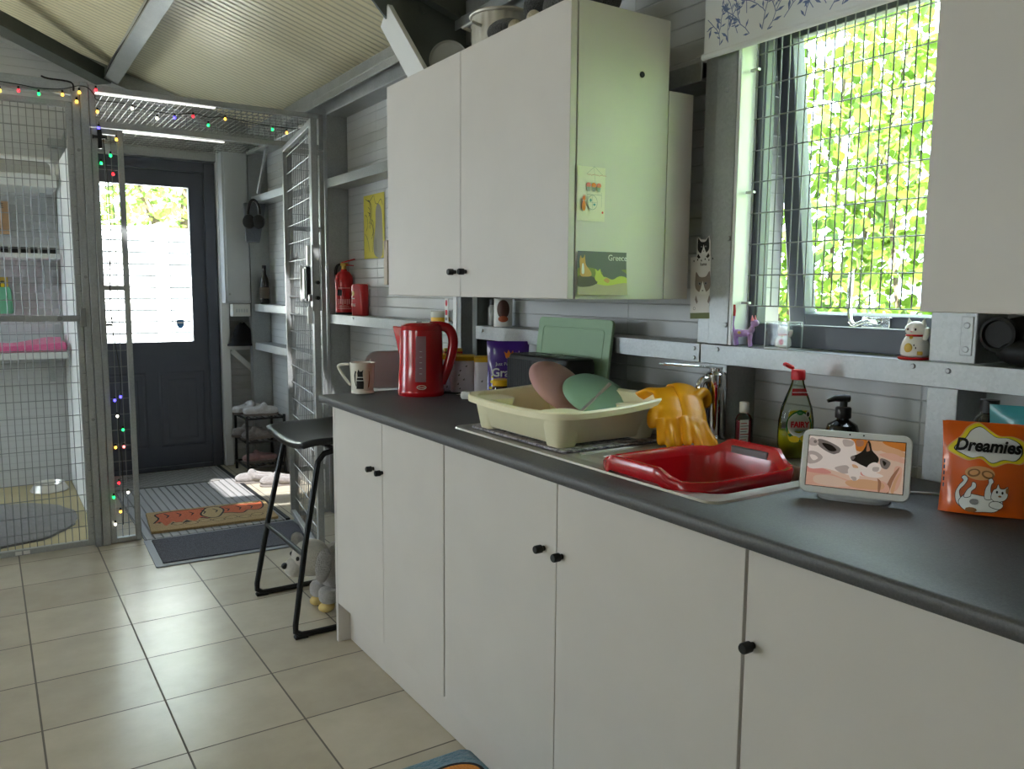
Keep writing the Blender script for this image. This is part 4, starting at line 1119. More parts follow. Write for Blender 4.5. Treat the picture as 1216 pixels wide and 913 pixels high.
# ---- smart display
sdx = thing('smart_display', 'white smart display showing a sleeping black and white cat photo', 'smart display', (1.325, .872, ZT), 0)
SC_U = V((.50, -.866, 0)).normalized(); SC_N = V((-SC_U.y*-1, 0, 0))
ax = math.atan2(SC_U.y, SC_U.x); sdx.rotation_euler = (0, 0, ax)
tilt = R(-19)
T = Matrix.Translation((0, 0, .012)) @ Matrix.Rotation(tilt, 4, 'X')
dw_, dh_ = .190, .122
def rrv(w, h, r, y, cz): return [(p[0], y, p[1]+cz) for p in rr2(w, h, r, 6)]
MB().loft([rrv(dw_-.008, dh_-.008, .013, .012, dh_/2), rrv(dw_, dh_, .016, .009, dh_/2), rrv(dw_, dh_, .016, .003, dh_/2), rrv(dw_-.003, dh_-.003, .0145, 0, dh_/2)][::-1][::-1], T=T).build('screen_shell', WPLAST, sdx)
MB().loft([ [(p[0], p[1]+.038, 0) for p in rrect(.124, .07, .03, 0, 6)], [(p[0], p[1]+.038, .006) for p in rrect(.130, .076, .034, 0, 6)], [(p[0], p[1]+.043, .045) for p in rrect(.105, .05, .024, 0, 6)]]).build('fabric_base', M('pale_grey_fabric', (176, 178, 180), .9, bmp=.3, bs=500), sdx)
def scr(name, c): return M('screen_'+name, c, .25, emit=.32)
pal = [scr('border', (12, 12, 12)), scr('cream', (214, 184, 166)), scr('peach', (212, 164, 144)), scr('orange', (196, 116, 46)), scr('fur', (226, 212, 206)), scr('furdk', (182, 164, 158)), scr('black', (28, 22, 20)), scr('grey', (120, 108, 104)), scr('brown', (160, 110, 84)), scr('pinknose', (208, 140, 130)), scr('blanket', (206, 158, 122))]
SW, SH = .166, .0945
P = lambda *q: [((x-.5)*SW, (y-.5)*SH) for x, y in q]
S_ = lambda *q: [((min(1, max(0, x))-.5)*SW, (min(1, max(0, y))-.5)*SH) for x, y in spline(list(q), 5)]
shp = [(P((-.008, -.012), (1.008, -.012), (1.008, 1.012), (-.008, 1.012)), 0), (P((0, 0), (1, 0), (1, 1), (0, 1)), 1),
  (S_((.60, 1.0), (.80, 1.0), (.92, .92), (.80, .84), (.70, .80), (.62, .88)), 10), (S_((.78, 1.0), (1, 1.0), (1, .84), (.9, .88), (.8, .94)), 3), (S_((.76, .82), (.9, .88), (1, .80), (1, .72), (.86, .76)), 10), (S_((.74, .74), (.88, .78), (1, .68), (1, .6), (.84, .66)), 2),
  (S_((.45, 1.0), (.60, 1.0), (.62, .84), (.54, .76), (.44, .86)), 3), (S_((.50, .98), (.57, .98), (.57, .88), (.51, .86)), 8),
  (S_((.84, .60), (.97, .60), (1, .4), (1, .05), (.92, .0), (.86, .25)), 1), (S_((.91, .52), (.98, .50), (.97, .2), (.92, .05), (.90, .28)), 2), (S_((.82, .02), (.87, .3), (.94, .50), (.95, .48), (.90, .25), (.86, .0)), 8), (S_((.88, .06), (.92, .3), (.97, .42), (.93, .2), (.91, .0)), 10),
  (S_((0, .30), (.2, .30), (.5, .16), (.8, .22), (.84, 0), (.4, 0), (0, 0)), 2), (S_((.1, .2), (.3, .22), (.5, .08), (.3, .02), (.1, .06)), 1), (S_((.42, .14), (.6, .22), (.80, .18), (.78, .05), (.5, .04)), 10), (S_((.74, .26), (.78, .2), (.775, .02), (.755, .02), (.75, .2)), 8),
  (S_((0, .38), (.12, .38), (.26, .30), (.2, .25), (0, .27)), 9),
  (S_((0, 1), (.14, 1), (.3, .99), (.46, .97), (.50, .8), (.52, .6), (.5, .38), (.4, .30), (.2, .36), (0, .38)), 4), (S_((.10, .94), (.22, .90), (.34, .78), (.30, .66), (.20, .70), (.10, .82)), 7), (S_((.14, .86), (.24, .84), (.30, .74), (.22, .72)), 6), (S_((.36, .97), (.47, .95), (.46, .86), (.38, .84)), 5), (S_((.02, .96), (.1, .9), (.08, .8), (.0, .82)), 5),
  (S_((0, .66), (.08, .68), (.16, .58), (.10, .46), (0, .44)), 5), (S_((.02, .60), (.07, .61), (.11, .55), (.06, .5)), 4), (S_((.16, .55), (.28, .66), (.42, .74), (.50, .64), (.54, .40), (.52, .26), (.42, .28), (.28, .36), (.17, .42)), 4), (S_((.30, .40), (.42, .46), (.46, .34), (.40, .29), (.33, .33)), 5), (S_((.44, .40), (.52, .44), (.56, .24), (.50, .17), (.45, .26)), 4), (S_((.47, .24), (.52, .25), (.53, .19), (.50, .17)), 5),
  (S_((.455, .64), (.52, .70), (.58, .80), (.62, .985), (.65, .93), (.67, .80), (.74, .66), (.72, .54), (.62, .46), (.53, .48), (.47, .56)), 6), (S_((.618, .95), (.632, .89), (.645, .80), (.61, .78)), 8), (S_((.45, .62), (.47, .66), (.50, .65), (.48, .58)), 7),
  (S_((.455, .54), (.50, .55), (.56, .50), (.64, .44), (.66, .36), (.60, .28), (.52, .30), (.47, .40)), 4), (S_((.475, .49), (.52, .48), (.54, .43), (.49, .43)), 10), (S_((.57, .36), (.64, .38), (.64, .30), (.58, .29)), 9), (S_((.64, .50), (.70, .57), (.77, .52), (.76, .40), (.68, .36), (.63, .40)), 4), (S_((.69, .47), (.75, .48), (.74, .40), (.69, .40)), 5), (S_((.58, .40), (.70, .38), (.80, .32), (.72, .27), (.6, .30)), 4), (S_((.76, .66), (.86, .60), (.83, .46), (.77, .5)), 7), (S_((.78, .62), (.82, .58), (.80, .52)), 6),
  (oval(-.072, .036, .003, .003, 10), 7)]
sc_ = prints('screen', pal, shp, T @ V((0, .0, dh_/2)), (1, 0, 0), T.to_3x3() @ V((0, 0, 1)), sdx, lift=.0004, step=.00005)
for x in (-.012, .012): MB().cyl(T @ V((x, .0005, dh_-.006)), T @ V((x, -.0006, dh_-.006)), .0016, seg=10).build('microphone', BLACK, sdx)
cbm = MB().tube(spline([(1.42, .905, ZT+.012), (1.45, .893, ZT+.003), (1.50, .845, ZT+.0025), (1.54, .805, ZT+.0025), (1.575, .79, ZT+.0025), (1.59, .80, ZT+.004)], 5, False), .0022, 6).build('display_cable', WPLAST)
tag(cbm, 'thin white power cable running from the smart display behind the treat pouch', 'cable')

# ---- treat pouch
ORG = M('orange_gloss_film', (232, 98, 14), .3, coat=.3)
tpw, tph, tpd = .180, .184, .06
tp_ = thing('treat_pouch', 'orange cat treat pouch with a white cloud logo standing on the worktop', 'treat pouch', (1.453, .704, ZT), 0); tp_.scale = (.76, .76, .88)
tp_.rotation_euler = (R(-9), 0, R(-58))
pouch(tp_, tpw, tph, tpd, ORG, seed=5, wob=.0035)
cl = [(-.062, .140), (-.070, .128), (-.050, .118), (-.030, .112), (-.008, .116), (.014, .104), (.040, .112), (.066, .112), (.080, .128), (.074, .146), (.050, .156), (.024, .156), (.008, .164), (-.014, .176), (-.034, .168), (-.046, .152)]
def scl(pts, f, c=(.004, .138)): return [(c[0]+(x-c[0])*f, c[1]+(y-c[1])*f) for x, y in pts]
cl = [(x*.92, y) for x, y in cl]; cs = spline(cl, 5)
shapes = [(scl(cs, 1.22), 4), (scl(cs, 1.16), 2), (scl(cs, 1.0), 1), (scl(cs, .965), 0)]
shapes += [(oval(-.010, .083, .030, .014, 20), 4), (oval(-.022, .083, .013, .008, 16, .2), 5), (oval(-.022, .0835, .009, .005, 16, .2), 4), (oval(.006, .081, .013, .008, 16, -.2), 5), (oval(.006, .0815, .009, .005, 16, -.2), 4)]
def outl(sp_, mi=0):
    q = spline(sp_, 4); cx_ = sum(p[0] for p in q)/len(q); cy_ = sum(p[1] for p in q)/len(q)
    big = []
    n = len(q)
    for i in range(n):
        a, b = q[i-1], q[(i+1) % n]; d = math.hypot(b[0]-a[0], b[1]-a[1]) or 1
        big.append((q[i][0]+(b[1]-a[1])/d*.0012, q[i][1]-(b[0]-a[0])/d*.0012))
    return [(big, 1), (q, mi)]
ccw = lambda p: p if sum(p[i][0]*p[(i+1) % len(p)][1]-p[(i+1) % len(p)][0]*p[i][1] for i in range(len(p))) > 0 else p[::-1]
# a plain playing cat lying on its back
for part in ([(-.045, .028), (-.050, .045), (-.040, .058), (-.034, .070), (-.040, .076), (-.046, .072), (-.042, .066), (-.050, .056), (-.057, .040), (-.054, .022), (-.040, .012), (-.034, .018)],
             [(-.050, .024), (-.040, .010), (-.022, .006), (.000, .008), (.022, .010), (.036, .022), (.034, .036), (.020, .040), (.0, .038), (-.020, .040), (-.036, .040)],
             [(-.040, .034), (-.034, .048), (-.026, .056), (-.024, .064), (-.018, .062), (-.018, .054), (-.026, .046), (-.028, .036)],
             [(.002, .034), (.002, .052), (.008, .064), (.008, .072), (.014, .074), (.017, .068), (.013, .062), (.012, .050), (.016, .036)],
             [(.014, .040), (.018, .052), (.024, .056), (.027, .064), (.031, .056), (.040, .056), (.046, .060), (.046, .050), (.046, .042), (.040, .034), (.026, .030), (.016, .034)],
             [(.012, .020), (.030, .016), (.038, .024), (.028, .030), (.014, .028)]):
    shapes += outl(ccw(part))
shapes += [(oval(.025, .049, .0022, .003, 8), 1), (oval(.036, .048, .0022, .003, 8), 1), (oval(.031, .041, .0035, .002, 8), 5), (oval(-.02, .026, .009, .006, 10), 3), (oval(.045, .053, .003, .006, 10), 5), (oval(-.025, .010, .012, .005, 10), 5)]
shapes += [([(-.084, .05+k*.012), (-.081, .05+k*.012), (-.081, .058+k*.012), (-.084, .058+k*.012)], 1) for k in range(5)]
pp_print('pouch_print', [INKW, INKK, M('print_lemon', (240, 218, 40), .5), INKG, M('print_tan', (232, 170, 110), .5), M('print_brown'), ], shapes, tp_, tpw, tph, tpd, .0034)
on_pouch(lettering('Dreamies', .034, INKK, (.003, 0, .137), FX, FW_, tp_, bold=.0012, shear=.22), tpw, tph, tpd, .0075)
MB().box(-tpw/2*.93, -.0026, tph-.012, tpw/2*.93, .0026, tph+.001).build('top_seal', ORG, tp_)
TEAL = M('teal_gloss_film', (70, 160, 172), .3, coat=.3)
t2 = thing('treat_pouch', 'teal pouch standing behind the orange treat pouch', 'pouch', (1.575, .668, ZT), 0); t2.rotation_euler = (R(-5), 0, R(-62))
pouch(t2, .17, .185, .05, TEAL, seed=9)
t3 = thing('snack_pouch', 'green pouch peeping out beside the orange treat pouch', 'pouch', (1.535, .560, ZT), 0); t3.rotation_euler = (R(-5), 0, R(-58))
pouch(t3, .12, .12, .04, M('green_gloss_film', (34, 132, 52), .3, coat=.3), seed=11)
pp_print('pouch_print', [INKW, M('print_dkgreen', (12, 70, 30), .5)], [(rr2(.05, .03, .006, 4, -.02, .06), 1), (rr2(.04, .012, .003, 3, -.02, .06), 0)], t3, .12, .12, .04)
bk = thing('black_bottle', 'tall black bottle standing behind the orange treat pouch', 'bottle', (1.60, .775, ZT))
MB().lathe([(0, 0), (.026, 0), (.028, .003), (.028, .13), (.024, .15), (.015, .16), (.015, .178), (0, .178)]).build('bottle_body', M('black_glossy'), bk)
MB().lathe([(.0165, .162), (.0165, .186), (0, .188)]).build('cap', BLACK, bk)
# ------------------------------------------------------------------ things on the wall cupboard
YL, ZL = V((0, -1, 0)), V((0, 0, 1))
SHT = M('paper_white', (232, 228, 208), .7)
def sheet(name, label, cat, O, U, W, w, h, mat, shapes, mats, group=None, curl=0, thick=.0006):
    """a sheet of paper standing off the surface by a hair, printed on its face; O = lower corner"""
    U, W = V(U), V(W); N = U.cross(W)
    t = thing(name, label, cat, O, group=group)
    m = MB(); O = V(O)
    def fn(s): return lambda u, v: O+U*(u*w)+W*(v*h)+N*(.0012+s+curl*(1-v)**2*(.3+u))
    m.grid(fn(thick), 6, 6); g2 = fn(0); m.grid(lambda u, v: g2(1-u, v), 6, 6)
    m.build('sheet', mat, t, True)
    mb = MB()
    for i, (poly, mi) in enumerate(shapes):
        for a, b, c in fine_tris(poly, .03 if not curl else .012):
            if (b-a).cross(c-a).z < 0: b, c = c, b
            mb.add([O+U*p.x+W*p.y+N*(.0012+thick+.0004+.0001*i+curl*(1-p.y/h)**2*(.3+p.x/w)) for p in (a, b, c)], [(0, 1, 2)], mi)
    mb.build('print', mats, t, True)
    return t
YF_ = 1.5915
XU = V((1, 0, 0))
sh = []
for k in range(5): sh.append((stroke([(.03+k*.012, .112-.002*(k % 2)), (.042+k*.012, .112+.002*(k % 2))], .0012), 1))
sh += [(stroke([(.028, .113), (.052, .132), (.078, .113)], .001), 4), (stroke([(.05, .132), (.055, .092)], .001), 4)]
for k, c in enumerate((3, 2, 3)):
    x = .034+k*.016
    sh += [(oval(x, .087, .0075, .006, 10), c), ([(x-.006, .082), (x+.006, .082), (x+.004, .072), (x-.004, .072)], 4), (stroke([(x, .087), (x, .078)], .002), 5)]
sh += [(stroke([(.028, .070), (.028, .064), (.075, .064), (.075, .07)], .001), 4), (stroke([(.075, .064), (.075, .035)], .001), 4), (oval(.046, .045, .016, .018, 20), 4), (oval(.046, .045, .0148, .0168, 20), 0), (stroke([(.046, .03), (.046, .06)], .001), 4), (stroke([(.033, .045), (.06, .045)], .001), 4), (oval(.04, .05, .004, .004, 8), 6), (oval(.052, .04, .004, .003, 8), 6),
       (oval(.019, .036, .006, .013, 12), 2), (oval(.019, .053, .005, .005, 10), 2), (oval(.078, .022, .003, .003, 8), 1), ([(.015, .056), (.017, .064), (.019, .057)], 2), ([(.019, .057), (.022, .064), (.023, .056)], 2)]
sheet('drawing', 'small sheet with a drawing of pot flowers and an orange cat on the cupboard end', 'picture', (1.222+.004, YF_, 1.473), XU, ZL, .087, .131, SHT, sh, [SHT, INKR, INKO, M('print_coral', (226, 110, 96), .5), M('print_line', (150, 160, 150), .6), M('print_leaf', (90, 150, 80), .5), M('print_teal', (110, 170, 170), .5)])
# photo card: cats on rocks in grass
cp = [M('photo_slate', (92, 96, 92), .5), M('photo_olive', (128, 136, 62), .5), M('photo_lime', (196, 204, 84), .5), M('photo_sand', (184, 172, 140), .5), M('photo_ginger', (206, 160, 88), .5), M('photo_rock', (84, 74, 62), .5), INKW]
w_, h_ = .158, .108
S2 = lambda *q: [(min(1, max(0, x))*w_, min(1, max(0, y))*h_) for x, y in spline(list(q), 4)]
sh = [([(0, 0), (w_, 0), (w_, h_), (0, h_)], 0), (S2((0, .6), (.3, .62), (.6, .5), (1, .6), (1, .3), (.5, .3), (0, .3)), 1), (S2((.5, .55), (.7, .66), (1, .5), (1, .3), (.6, .3)), 0), (S2((.4, .36), (.55, .42), (.7, .36), (.85, .44), (1, .4), (1, .2), (.6, .2), (.4, .24)), 2), (S2((0, .2), (.3, .26), (.6, .22), (1, .28), (1, 0), (0, 0)), 3), (S2((0, .4), (.1, .46), (.3, .42), (.4, .3), (.25, .2), (0, .2)), 5),
      (S2((.06, .44), (.05, .6), (.04, .78), (.06, .9), (.08, .84), (.12, .86), (.14, .92), (.15, .8), (.17, .68), (.26, .54), (.27, .44), (.16, .42)), 4), (S2((.08, .5), (.09, .7), (.12, .7), (.13, .5)), 6), (S2((.34, .38), (.36, .5), (.35, .6), (.40, .55), (.45, .6), (.47, .5), (.52, .42), (.5, .34), (.4, .3)), 2), (S2((.52, .34), (.58, .40), (.64, .34), (.6, .28)), 4), (S2((.86, .36), (.9, .44), (.96, .38), (.94, .3)), 2)]
ph = sheet('photo_card', 'glossy photo card of cats on rocks at the bottom of the cupboard end', 'photo card', (1.226+.004, YF_, 1.291), XU, ZL, w_, h_, INKW, sh, cp, curl=.006)
lettering('Greece', .021, INKW, (1.226+.004+.128, YF_-.002, 1.291+.093), XU, ZL, ph, True)

# top of the cupboard
ZC = 1.9935
t = thing('white_board', 'narrow white board leaning against the steel gusset on the cupboard top', 'board', (1.30, 2.6, ZC))
m = MB(); a, b = V((1.300, 2.555, ZC+.002)), V((1.300, 2.86-.01, 2.300)); m.bar(a+V((0, 0, .006)), b, .09, .020, up=(1, 0, 0))
m.v = [(p[0]+.0, p[1], p[2]) for p in m.v]
m.build('board', WHITE, t, True, bevel=.001)
t = thing('round_plate', 'grey round plate standing on edge on the cupboard top', 'plate', (1.40, 2.45, ZC+.0665))
MB().lathe([(0, 0), (.045, .0), (.06, .004), (.064, .010), (.0655, .010), (.062, .001), (.046, -.004), (0, -.004)], seg=40, T=Matrix.Rotation(R(90-6), 4, 'X') @ Matrix.Rotation(0, 4, 'Z')).build('dish', M('grey_glaze', (150, 150, 144), .4), t)
t.location = (1.345, 2.455, ZC+.0665); t.rotation_euler = (0, 0, R(-35))
t = thing('steel_pot', 'ribbed stainless steel pot on the cupboard top', 'pot', (1.372, 2.165, ZC))
prof = []
mb = MB(); seg = 96
for z, r in ((0, .088), (.004, .094), (.128, .094)):
    pass
rings = [[((r+.0018*math.cos(k*PI/2))*math.cos(2*PI*k/seg), (r+.0018*math.cos(k*PI/2))*math.sin(2*PI*k/seg), z) for k in range(seg)] for z, r in ((0, .086), (.004, .092), (.12, .094), (.124, .094))]
mb.loft(rings, True, False)
mb.lathe([(.094, .124), (.100, .126), (.102, .130), (.100, .134), (.095, .134), (.091, .130), (.091, .01), (0, .008)], seg=seg)
mb.build('pot_body', STAIN, t)
for s in (-1, 1): MB().tube([(s*.094, -.03, .085), (s*.122, -.03, .09), (s*.122, .03, .09), (s*.094, .03, .085)], .005, 8).build('handle', STAIN, t)
BFUR = m_fur('black_plush', (12, 12, 13), (26, 26, 27)); CFUR = m_fur('cream_plush', (206, 194, 166), (226, 216, 190))
t = thing('soft_toy', 'black plush toy with cream paws lying on the cupboard top', 'soft toy', (1.36, 1.80, ZC))
m = MB(); m.ell((1.39, 1.80, ZC+.075), (.085, .15, .075)); m.ell((1.36, 1.93, ZC+.095), (.06, .06, .06)); m.ell((1.33, 1.96, ZC+.145), (.018, .016, .03)); m.ell((1.40, 1.95, ZC+.148), (.018, .016, .03)); m.ell((1.27, 1.985, ZC+.03), (.05, .07, .03))
m.build('body', BFUR, t, True, sub=1)
for x, y in ((1.262, 1.925), (1.262, 1.835)):
    MB().ell((x, y, ZC+.022), (.022, .018, .022)).build('paw', CFUR, t, True)
t = thing('respirator_mask', 'black mask with two round lenses on the sill rail beyond the window post', 'mask', (1.70, .76, ZR+.053))
mzz = ZR+.0525; DKP = M('dim_black_plastic', (9, 9, 9), .6)
m = MB(); m.ell((1.705, .720, mzz+.052), (.045, .135, .052)); m.ell((1.668, .745, mzz+.028), (.03, .06, .028)); m.build('face_piece', DKP, t, True, sub=1)
for y in (.795, .695): MB().lathe([(.030, 0), (.034, .003), (.034, .016), (.028, .018), (.026, .010), (0, .010)], T=Matrix.Translation((1.664, y, mzz+.062)) @ Matrix.Rotation(R(-90), 4, 'Y')).build('lens', DKP, t, True)
for y in (.66, .82): MB().tube([(1.67, y, mzz+.03), (1.71, y+(.02 if y > .74 else -.02), mzz+.07), (1.74, y, mzz+.05)], .006, 8, flat=.4).build('strap', BLKRUB, t, True)

# hanging cat notepad on the window post
NOTW = M('notepad_white', (228, 226, 222), .6)
t = thing('cat_notepad', 'white hanging notepad with a black and white cat head above a grey cat', 'notepad', (1.636, 1.55, 1.24))
ch_ = [V((0, -1, .0)), V((0, 0, 1))]
O_ = V((1.6385, 1.594, 1.243)); U_ = V((.10, -1, .04)).normalized(); W_ = V((-.0, .05, 1)).normalized()
W_ = (W_-U_*U_.dot(W_)).normalized(); N_ = U_.cross(W_)
nb = MB(); nb.prism([(-.006, 0), (.084, 0), (.084, .152), (-.006, .152)], O_+N_*.004, U_, W_, .0035); nb.build('sheet_pad', NOTW, t, True)
nb = MB(); hd = [(.016, .148), (.018, .19), (.020, .207), (.030, .198), (.046, .196), (.058, .206), (.062, .19), (.062, .15)]
nb.prism(hd, O_+N_*.0055, U_, W_, .0015); nb.build('cat_head', NOTW, t, True)
MB().prism([(-.006, -.016), (.084, -.016), (.084, 0), (-.006, 0)], O_+N_*.0045, U_, W_, .006).build('magnet_strip', M('olive_strip', (104, 112, 64), .6), t, True)
cat_o = lambda cx, cy, s: [(cx+x*s, cy+y*s) for x, y in spline([(-.9, 0), (-1.0, .5), (-.95, 1.2), (-.85, 1.75), (-.45, 1.25), (0, 1.15), (.45, 1.25), (.85, 1.75), (.95, 1.2), (1.0, .5), (.9, 0), (.5, -.35), (0, -.4), (-.5, -.35)], 3)]
def tri_(cx, cy, s): return [(cx-.55*s, cy-.4*s), (cx-.22*s, cy+.3*s), (cx, cy+1.0*s), (cx+.22*s, cy+.3*s), (cx+.55*s, cy-.4*s)]
shp = [(cat_o(.039, .168, .0195), 0), (tri_(.040, .165, .0185), 1), (oval(.033, .178, .0028, .0022, 8), 2), (oval(.047, .178, .0028, .0022, 8), 2), (oval(.040, .166, .002, .0015, 8), 2), ([(.018, .152), (.024, .146), (.030, .150), (.022, .160)], 0), ([(.060, .152), (.054, .146), (.048, .150), (.056, .160)], 0)]
shp += [(oval(.008+k*.0125, .141+.003*(k % 2), .0018, .0028, 8), 0) for k in range(6)]
shp += [(cat_o(.038, .066, .026), 3), (tri_(.038, .060, .026), 1), (oval(.028, .079, .0055, .0045, 12), 2), (oval(.048, .079, .0055, .0045, 12), 2), (oval(.028, .079, .0025, .003, 8), 0), (oval(.048, .079, .0025, .003, 8), 0), (oval(.038, .060, .003, .002, 8), 2), ([(.012, .036), (.018, .024), (.022, .030), (.016, .048)], 3), ([(.064, .036), (.058, .024), (.054, .030), (.060, .048)], 3), (oval(.010, .012, .004, .0045, 10), 2), (oval(.010, .012, .0026, .003, 10), 1)]
prints('cat_print', [INKK, INKW, INKG, M('print_taupe', (136, 124, 116), .5)], shp, O_+N_*.0052, U_, W_, t, True, lift=.0006, step=.00005)
lettering('luna', .013, INKK, O_+U_*.040+W_*.131+N_*.0055, U_, W_, t, True)

# window sill figures
ZS = ZR+.0525
PUR2 = M('lilac_glaze', (178, 140, 196), .25, coat=.3)
t = thing('cat_figurine', 'slim lilac cat figurine with a raised red tipped tail on the sill', 'figurine', (1.652, 1.42, ZS))
X0 = 1.652
m = MB(); m.tube(spline([(X0, 1.450, ZS+.034), (X0, 1.43, ZS+.034), (X0, 1.405, ZS+.038), (X0-.002, 1.394, ZS+.054)], 4, False), [.010]*4+[.009]*4+[.0085]*3+[.006]*2, 12)
m.ell((X0-.004, 1.386, ZS+.062), (.010, .012, .0095))
for x, y in ((X0+.006, 1.452), (X0-.006, 1.447), (X0+.006, 1.406), (X0-.006, 1.400)): m.tube([(x, y, ZS+.034), (x, y+.001, ZS+.016), (x, y-.003, ZS+.001)], [.006, .0042, .0044], 8)
remeshed(m, 'body', PUR2, t, .0016, 2)
MB().tube(spline([(X0, 1.455, ZS+.034), (X0, 1.462, ZS+.055), (X0, 1.459, ZS+.080)], 4, False), .0036, 8).build('tail', PUR2, t, True)
MB().tube([(X0, 1.459, ZS+.078), (X0, 1.460, ZS+.092), (X0, 1.459, ZS+.108)], [.004, .0055, .003], 10).build('tail_tip', REDP, t, True)
for dx in (.005, -.006): MB().cyl((X0-.004+dx, 1.389, ZS+.068), (X0-.004+dx*1.1, 1.390, ZS+.082), .0045, .0008, 8).build('ear', M('pink_glaze', (226, 130, 150), .3), t, True)
for z in (.02,): MB().ell((X0-.009, 1.432, ZS+.036), (.002, .006, .004)).build('flower_mark', M('gold_paint', (214, 178, 70), .3), t, True)

WGL = M('white_ceramic', (236, 232, 222), .15, coat=.4)
def lucky(t, O, s, rz, red_base=False, arm=True):
    T = Matrix.Translation(O) @ Matrix.Rotation(rz, 4, 'Z') @ Matrix.Scale(s, 4)
    MB().lathe([(0, .0), (.30, .0), (.36, .05), (.37, .2), (.33, .42), (.24, .56), (.2, .60), (.0, .62)], T=T, seg=24).build('body', WGL, t, True, sub=1)
    MB().ell((0, -.02, .73), (.27, .25, .22), T=T).build('head', WGL, t, True)
    for sx in (-1, 1): MB().cyl(T @ V((sx*.17, 0, .86)), T @ V((sx*.21, 0, 1.03)), .085*s, .008*s, 10).build('ear', WGL, t, True)
    MB().tube([(math.cos(2*PI*k/24)*.225, math.sin(2*PI*k/24)*.215-.01, .575) for k in range(24)], .028, 8, True, T=T).build('collar', REDP, t, True)
    MB().ell((0, -.25, .52), (.05, .05, .05), T=T).build('bell', M('gold_paint'), t, True)
    if arm: MB().tube([T @ V((.25, -.08, .45)), T @ V((.36, -.14, .62)), T @ V((.36, -.16, .82))], [.085*s, .08*s, .09*s], 10).build('raised_paw', WGL, t, True, sub=1)
    for sx in (-1, 1): MB().ell((sx*.10, -.26, .74), (.025, .015, .035), T=T).build('eye', INKK, t, True)
    MB().ell((0, -.275, .68), (.022, .015, .016), T=T).build('nose', M('pink_glaze'), t, True)
    MB().ell((-.02, -.34, .25), (.11, .04, .13), T=T).build('coin', REDP if not red_base else M('gold_paint'), t, True)
    for k, (a, b) in enumerate(((.12, .33), (.16, .26), (.10, .22))): MB().ell((a, -.335+.02*k, b), (.014, .01, .03), T=T).build('ink_mark', INKK, t, True)
    if red_base:
        MB().lathe([(0, -.055), (.40, -.055), (.42, -.03), (.40, .005), (0, .005)], T=T).build('base', REDP, t, True)
        MB().tube([T @ V((.20, -.31, .12)), T @ V((.30, -.23, .12))], .05*s, 8).build('gold_band', M('gold_paint'), t, True)
t = thing('lucky_cat', 'small white lucky cat inside a clear box on the sill', 'figurine', (1.668, 1.312, ZS+.0035))
lucky(t, (1.668, 1.312, ZS+.004), .056, R(-62))
BOXG = glass_pane('clear_acrylic', (.96, .97, .97), .04)
t = thing('acrylic_box', 'clear acrylic box around the small lucky cat', 'display box', (1.668, 1.312, ZS))
m = MB(); m.box(1.640, 1.278, ZS, 1.696, 1.346, ZS+.003)
m.build('box_base', M('box_white', (224, 226, 226), .3), t, True)
m = MB()
x0, x1, y0, y1, z1 = 1.640, 1.696, 1.278, 1.346, ZS+.068
for a in ((x0, y0, ZS+.003, x0+.0015, y1, z1), (x1-.0015, y0, ZS+.003, x1, y1, z1), (x0, y0, ZS+.003, x1, y0+.0015, z1), (x0, y1-.0015, ZS+.003, x1, y1, z1), (x0, y0, z1, x1, y1, z1+.0015)): m.box(*a)
m.build('cover', BOXG, t, True)
m = MB()
for a, b in (((x0, y0), (x0, y1)), ((x0, y0), (x1, y0)), ((x1, y0), (x1, y1)), ((x0, y1), (x1, y1))): m.bar((*a, z1), (*b, z1), .0015, .0015)
for a in ((x0, y0), (x0, y1), (x1, y0), (x1, y1)): m.bar((*a, ZS), (*a, z1), .0015, .0015)
m.build('box_edge', M('acrylic_edge', (214, 220, 220), .2), t, True)
t = thing('lucky_cat', 'white ceramic lucky cat on a red base at the window post', 'figurine', (1.672, .972, ZS))
lucky(t, (1.672, .972, ZS+.0045), .081, R(-85), True)

# ---- ledge beyond the column
t = thing('fire_extinguisher', 'red fire extinguisher standing on the steel ledge', 'fire extinguisher', (1.702, 4.335, ZS), R(-60))
MB().lathe([(0, 0), (.045, 0), (.050, .004), (.0505, .19), (.046, .216), (.033, .234), (.018, .243), (.016, .252), (0, .252)], seg=32).build('cylinder', REDP, t)
MB().cyl((0, 0, .25), (0, 0, .272), .013).box(-.014, -.012, .27, .02, .012, .286).build('valve', M('brass', (190, 160, 80), .3, .8), t)
MB().bar((-.012, 0, .288), (.075, 0, .306), .014, .006).bar((-.01, 0, .277), (.065, 0, .272), .012, .006).build('lever', REDP, t)
MB().tube(spline([(-.012, 0, .28), (-.045, 0, .272), (-.058, 0, .235), (-.056, 0, .16), (-.055, .0, .10)], 5, False), .007, 8).build('hose', BLKRUB, t)
MB().lathe([(.051, .0), (.0515, .001), (.0515, .012), (0, .012)], seg=32).build('foot_ring', BLKRUB, t)
def wrap(name, mats, shapes, t, r, a0, lift=.0004):
    mb = MB()
    for i, (x0_, x1_, z0, z1, mi) in enumerate(shapes):
        n = 8; vs = []
        for k in range(n+1):
            a = a0+(x0_+(x1_-x0_)*k/n)/r
            for z in (z0, z1): vs.append(((r+lift+.0002*i)*math.cos(a), (r+lift+.0002*i)*math.sin(a), z))
        mb.add(vs, [(2*k, 2*k+2, 2*k+3, 2*k+1) for k in range(n)], mi)
    return mb.build(name, mats, t)
fa = math.atan2(-4.335, -1.702)-R(-60)
lab = [(-.04, .04, .03, .036, 1), (-.036, .036, .145, .150, 1), (-.04, -.012, .105, .138, 0)]
for k in range(6): lab.append((-.036+k*.012, -.028+k*.012, .055+.004*(k % 2), .086, 1))
for k in range(3): lab.append((-.036, .03-.006*k, .040+k*.0045, .042+k*.0045, 1))
wrap('label_print', [INKK, M('print_pale_red', (232, 150, 146), .5)], lab, t, .0505, fa)
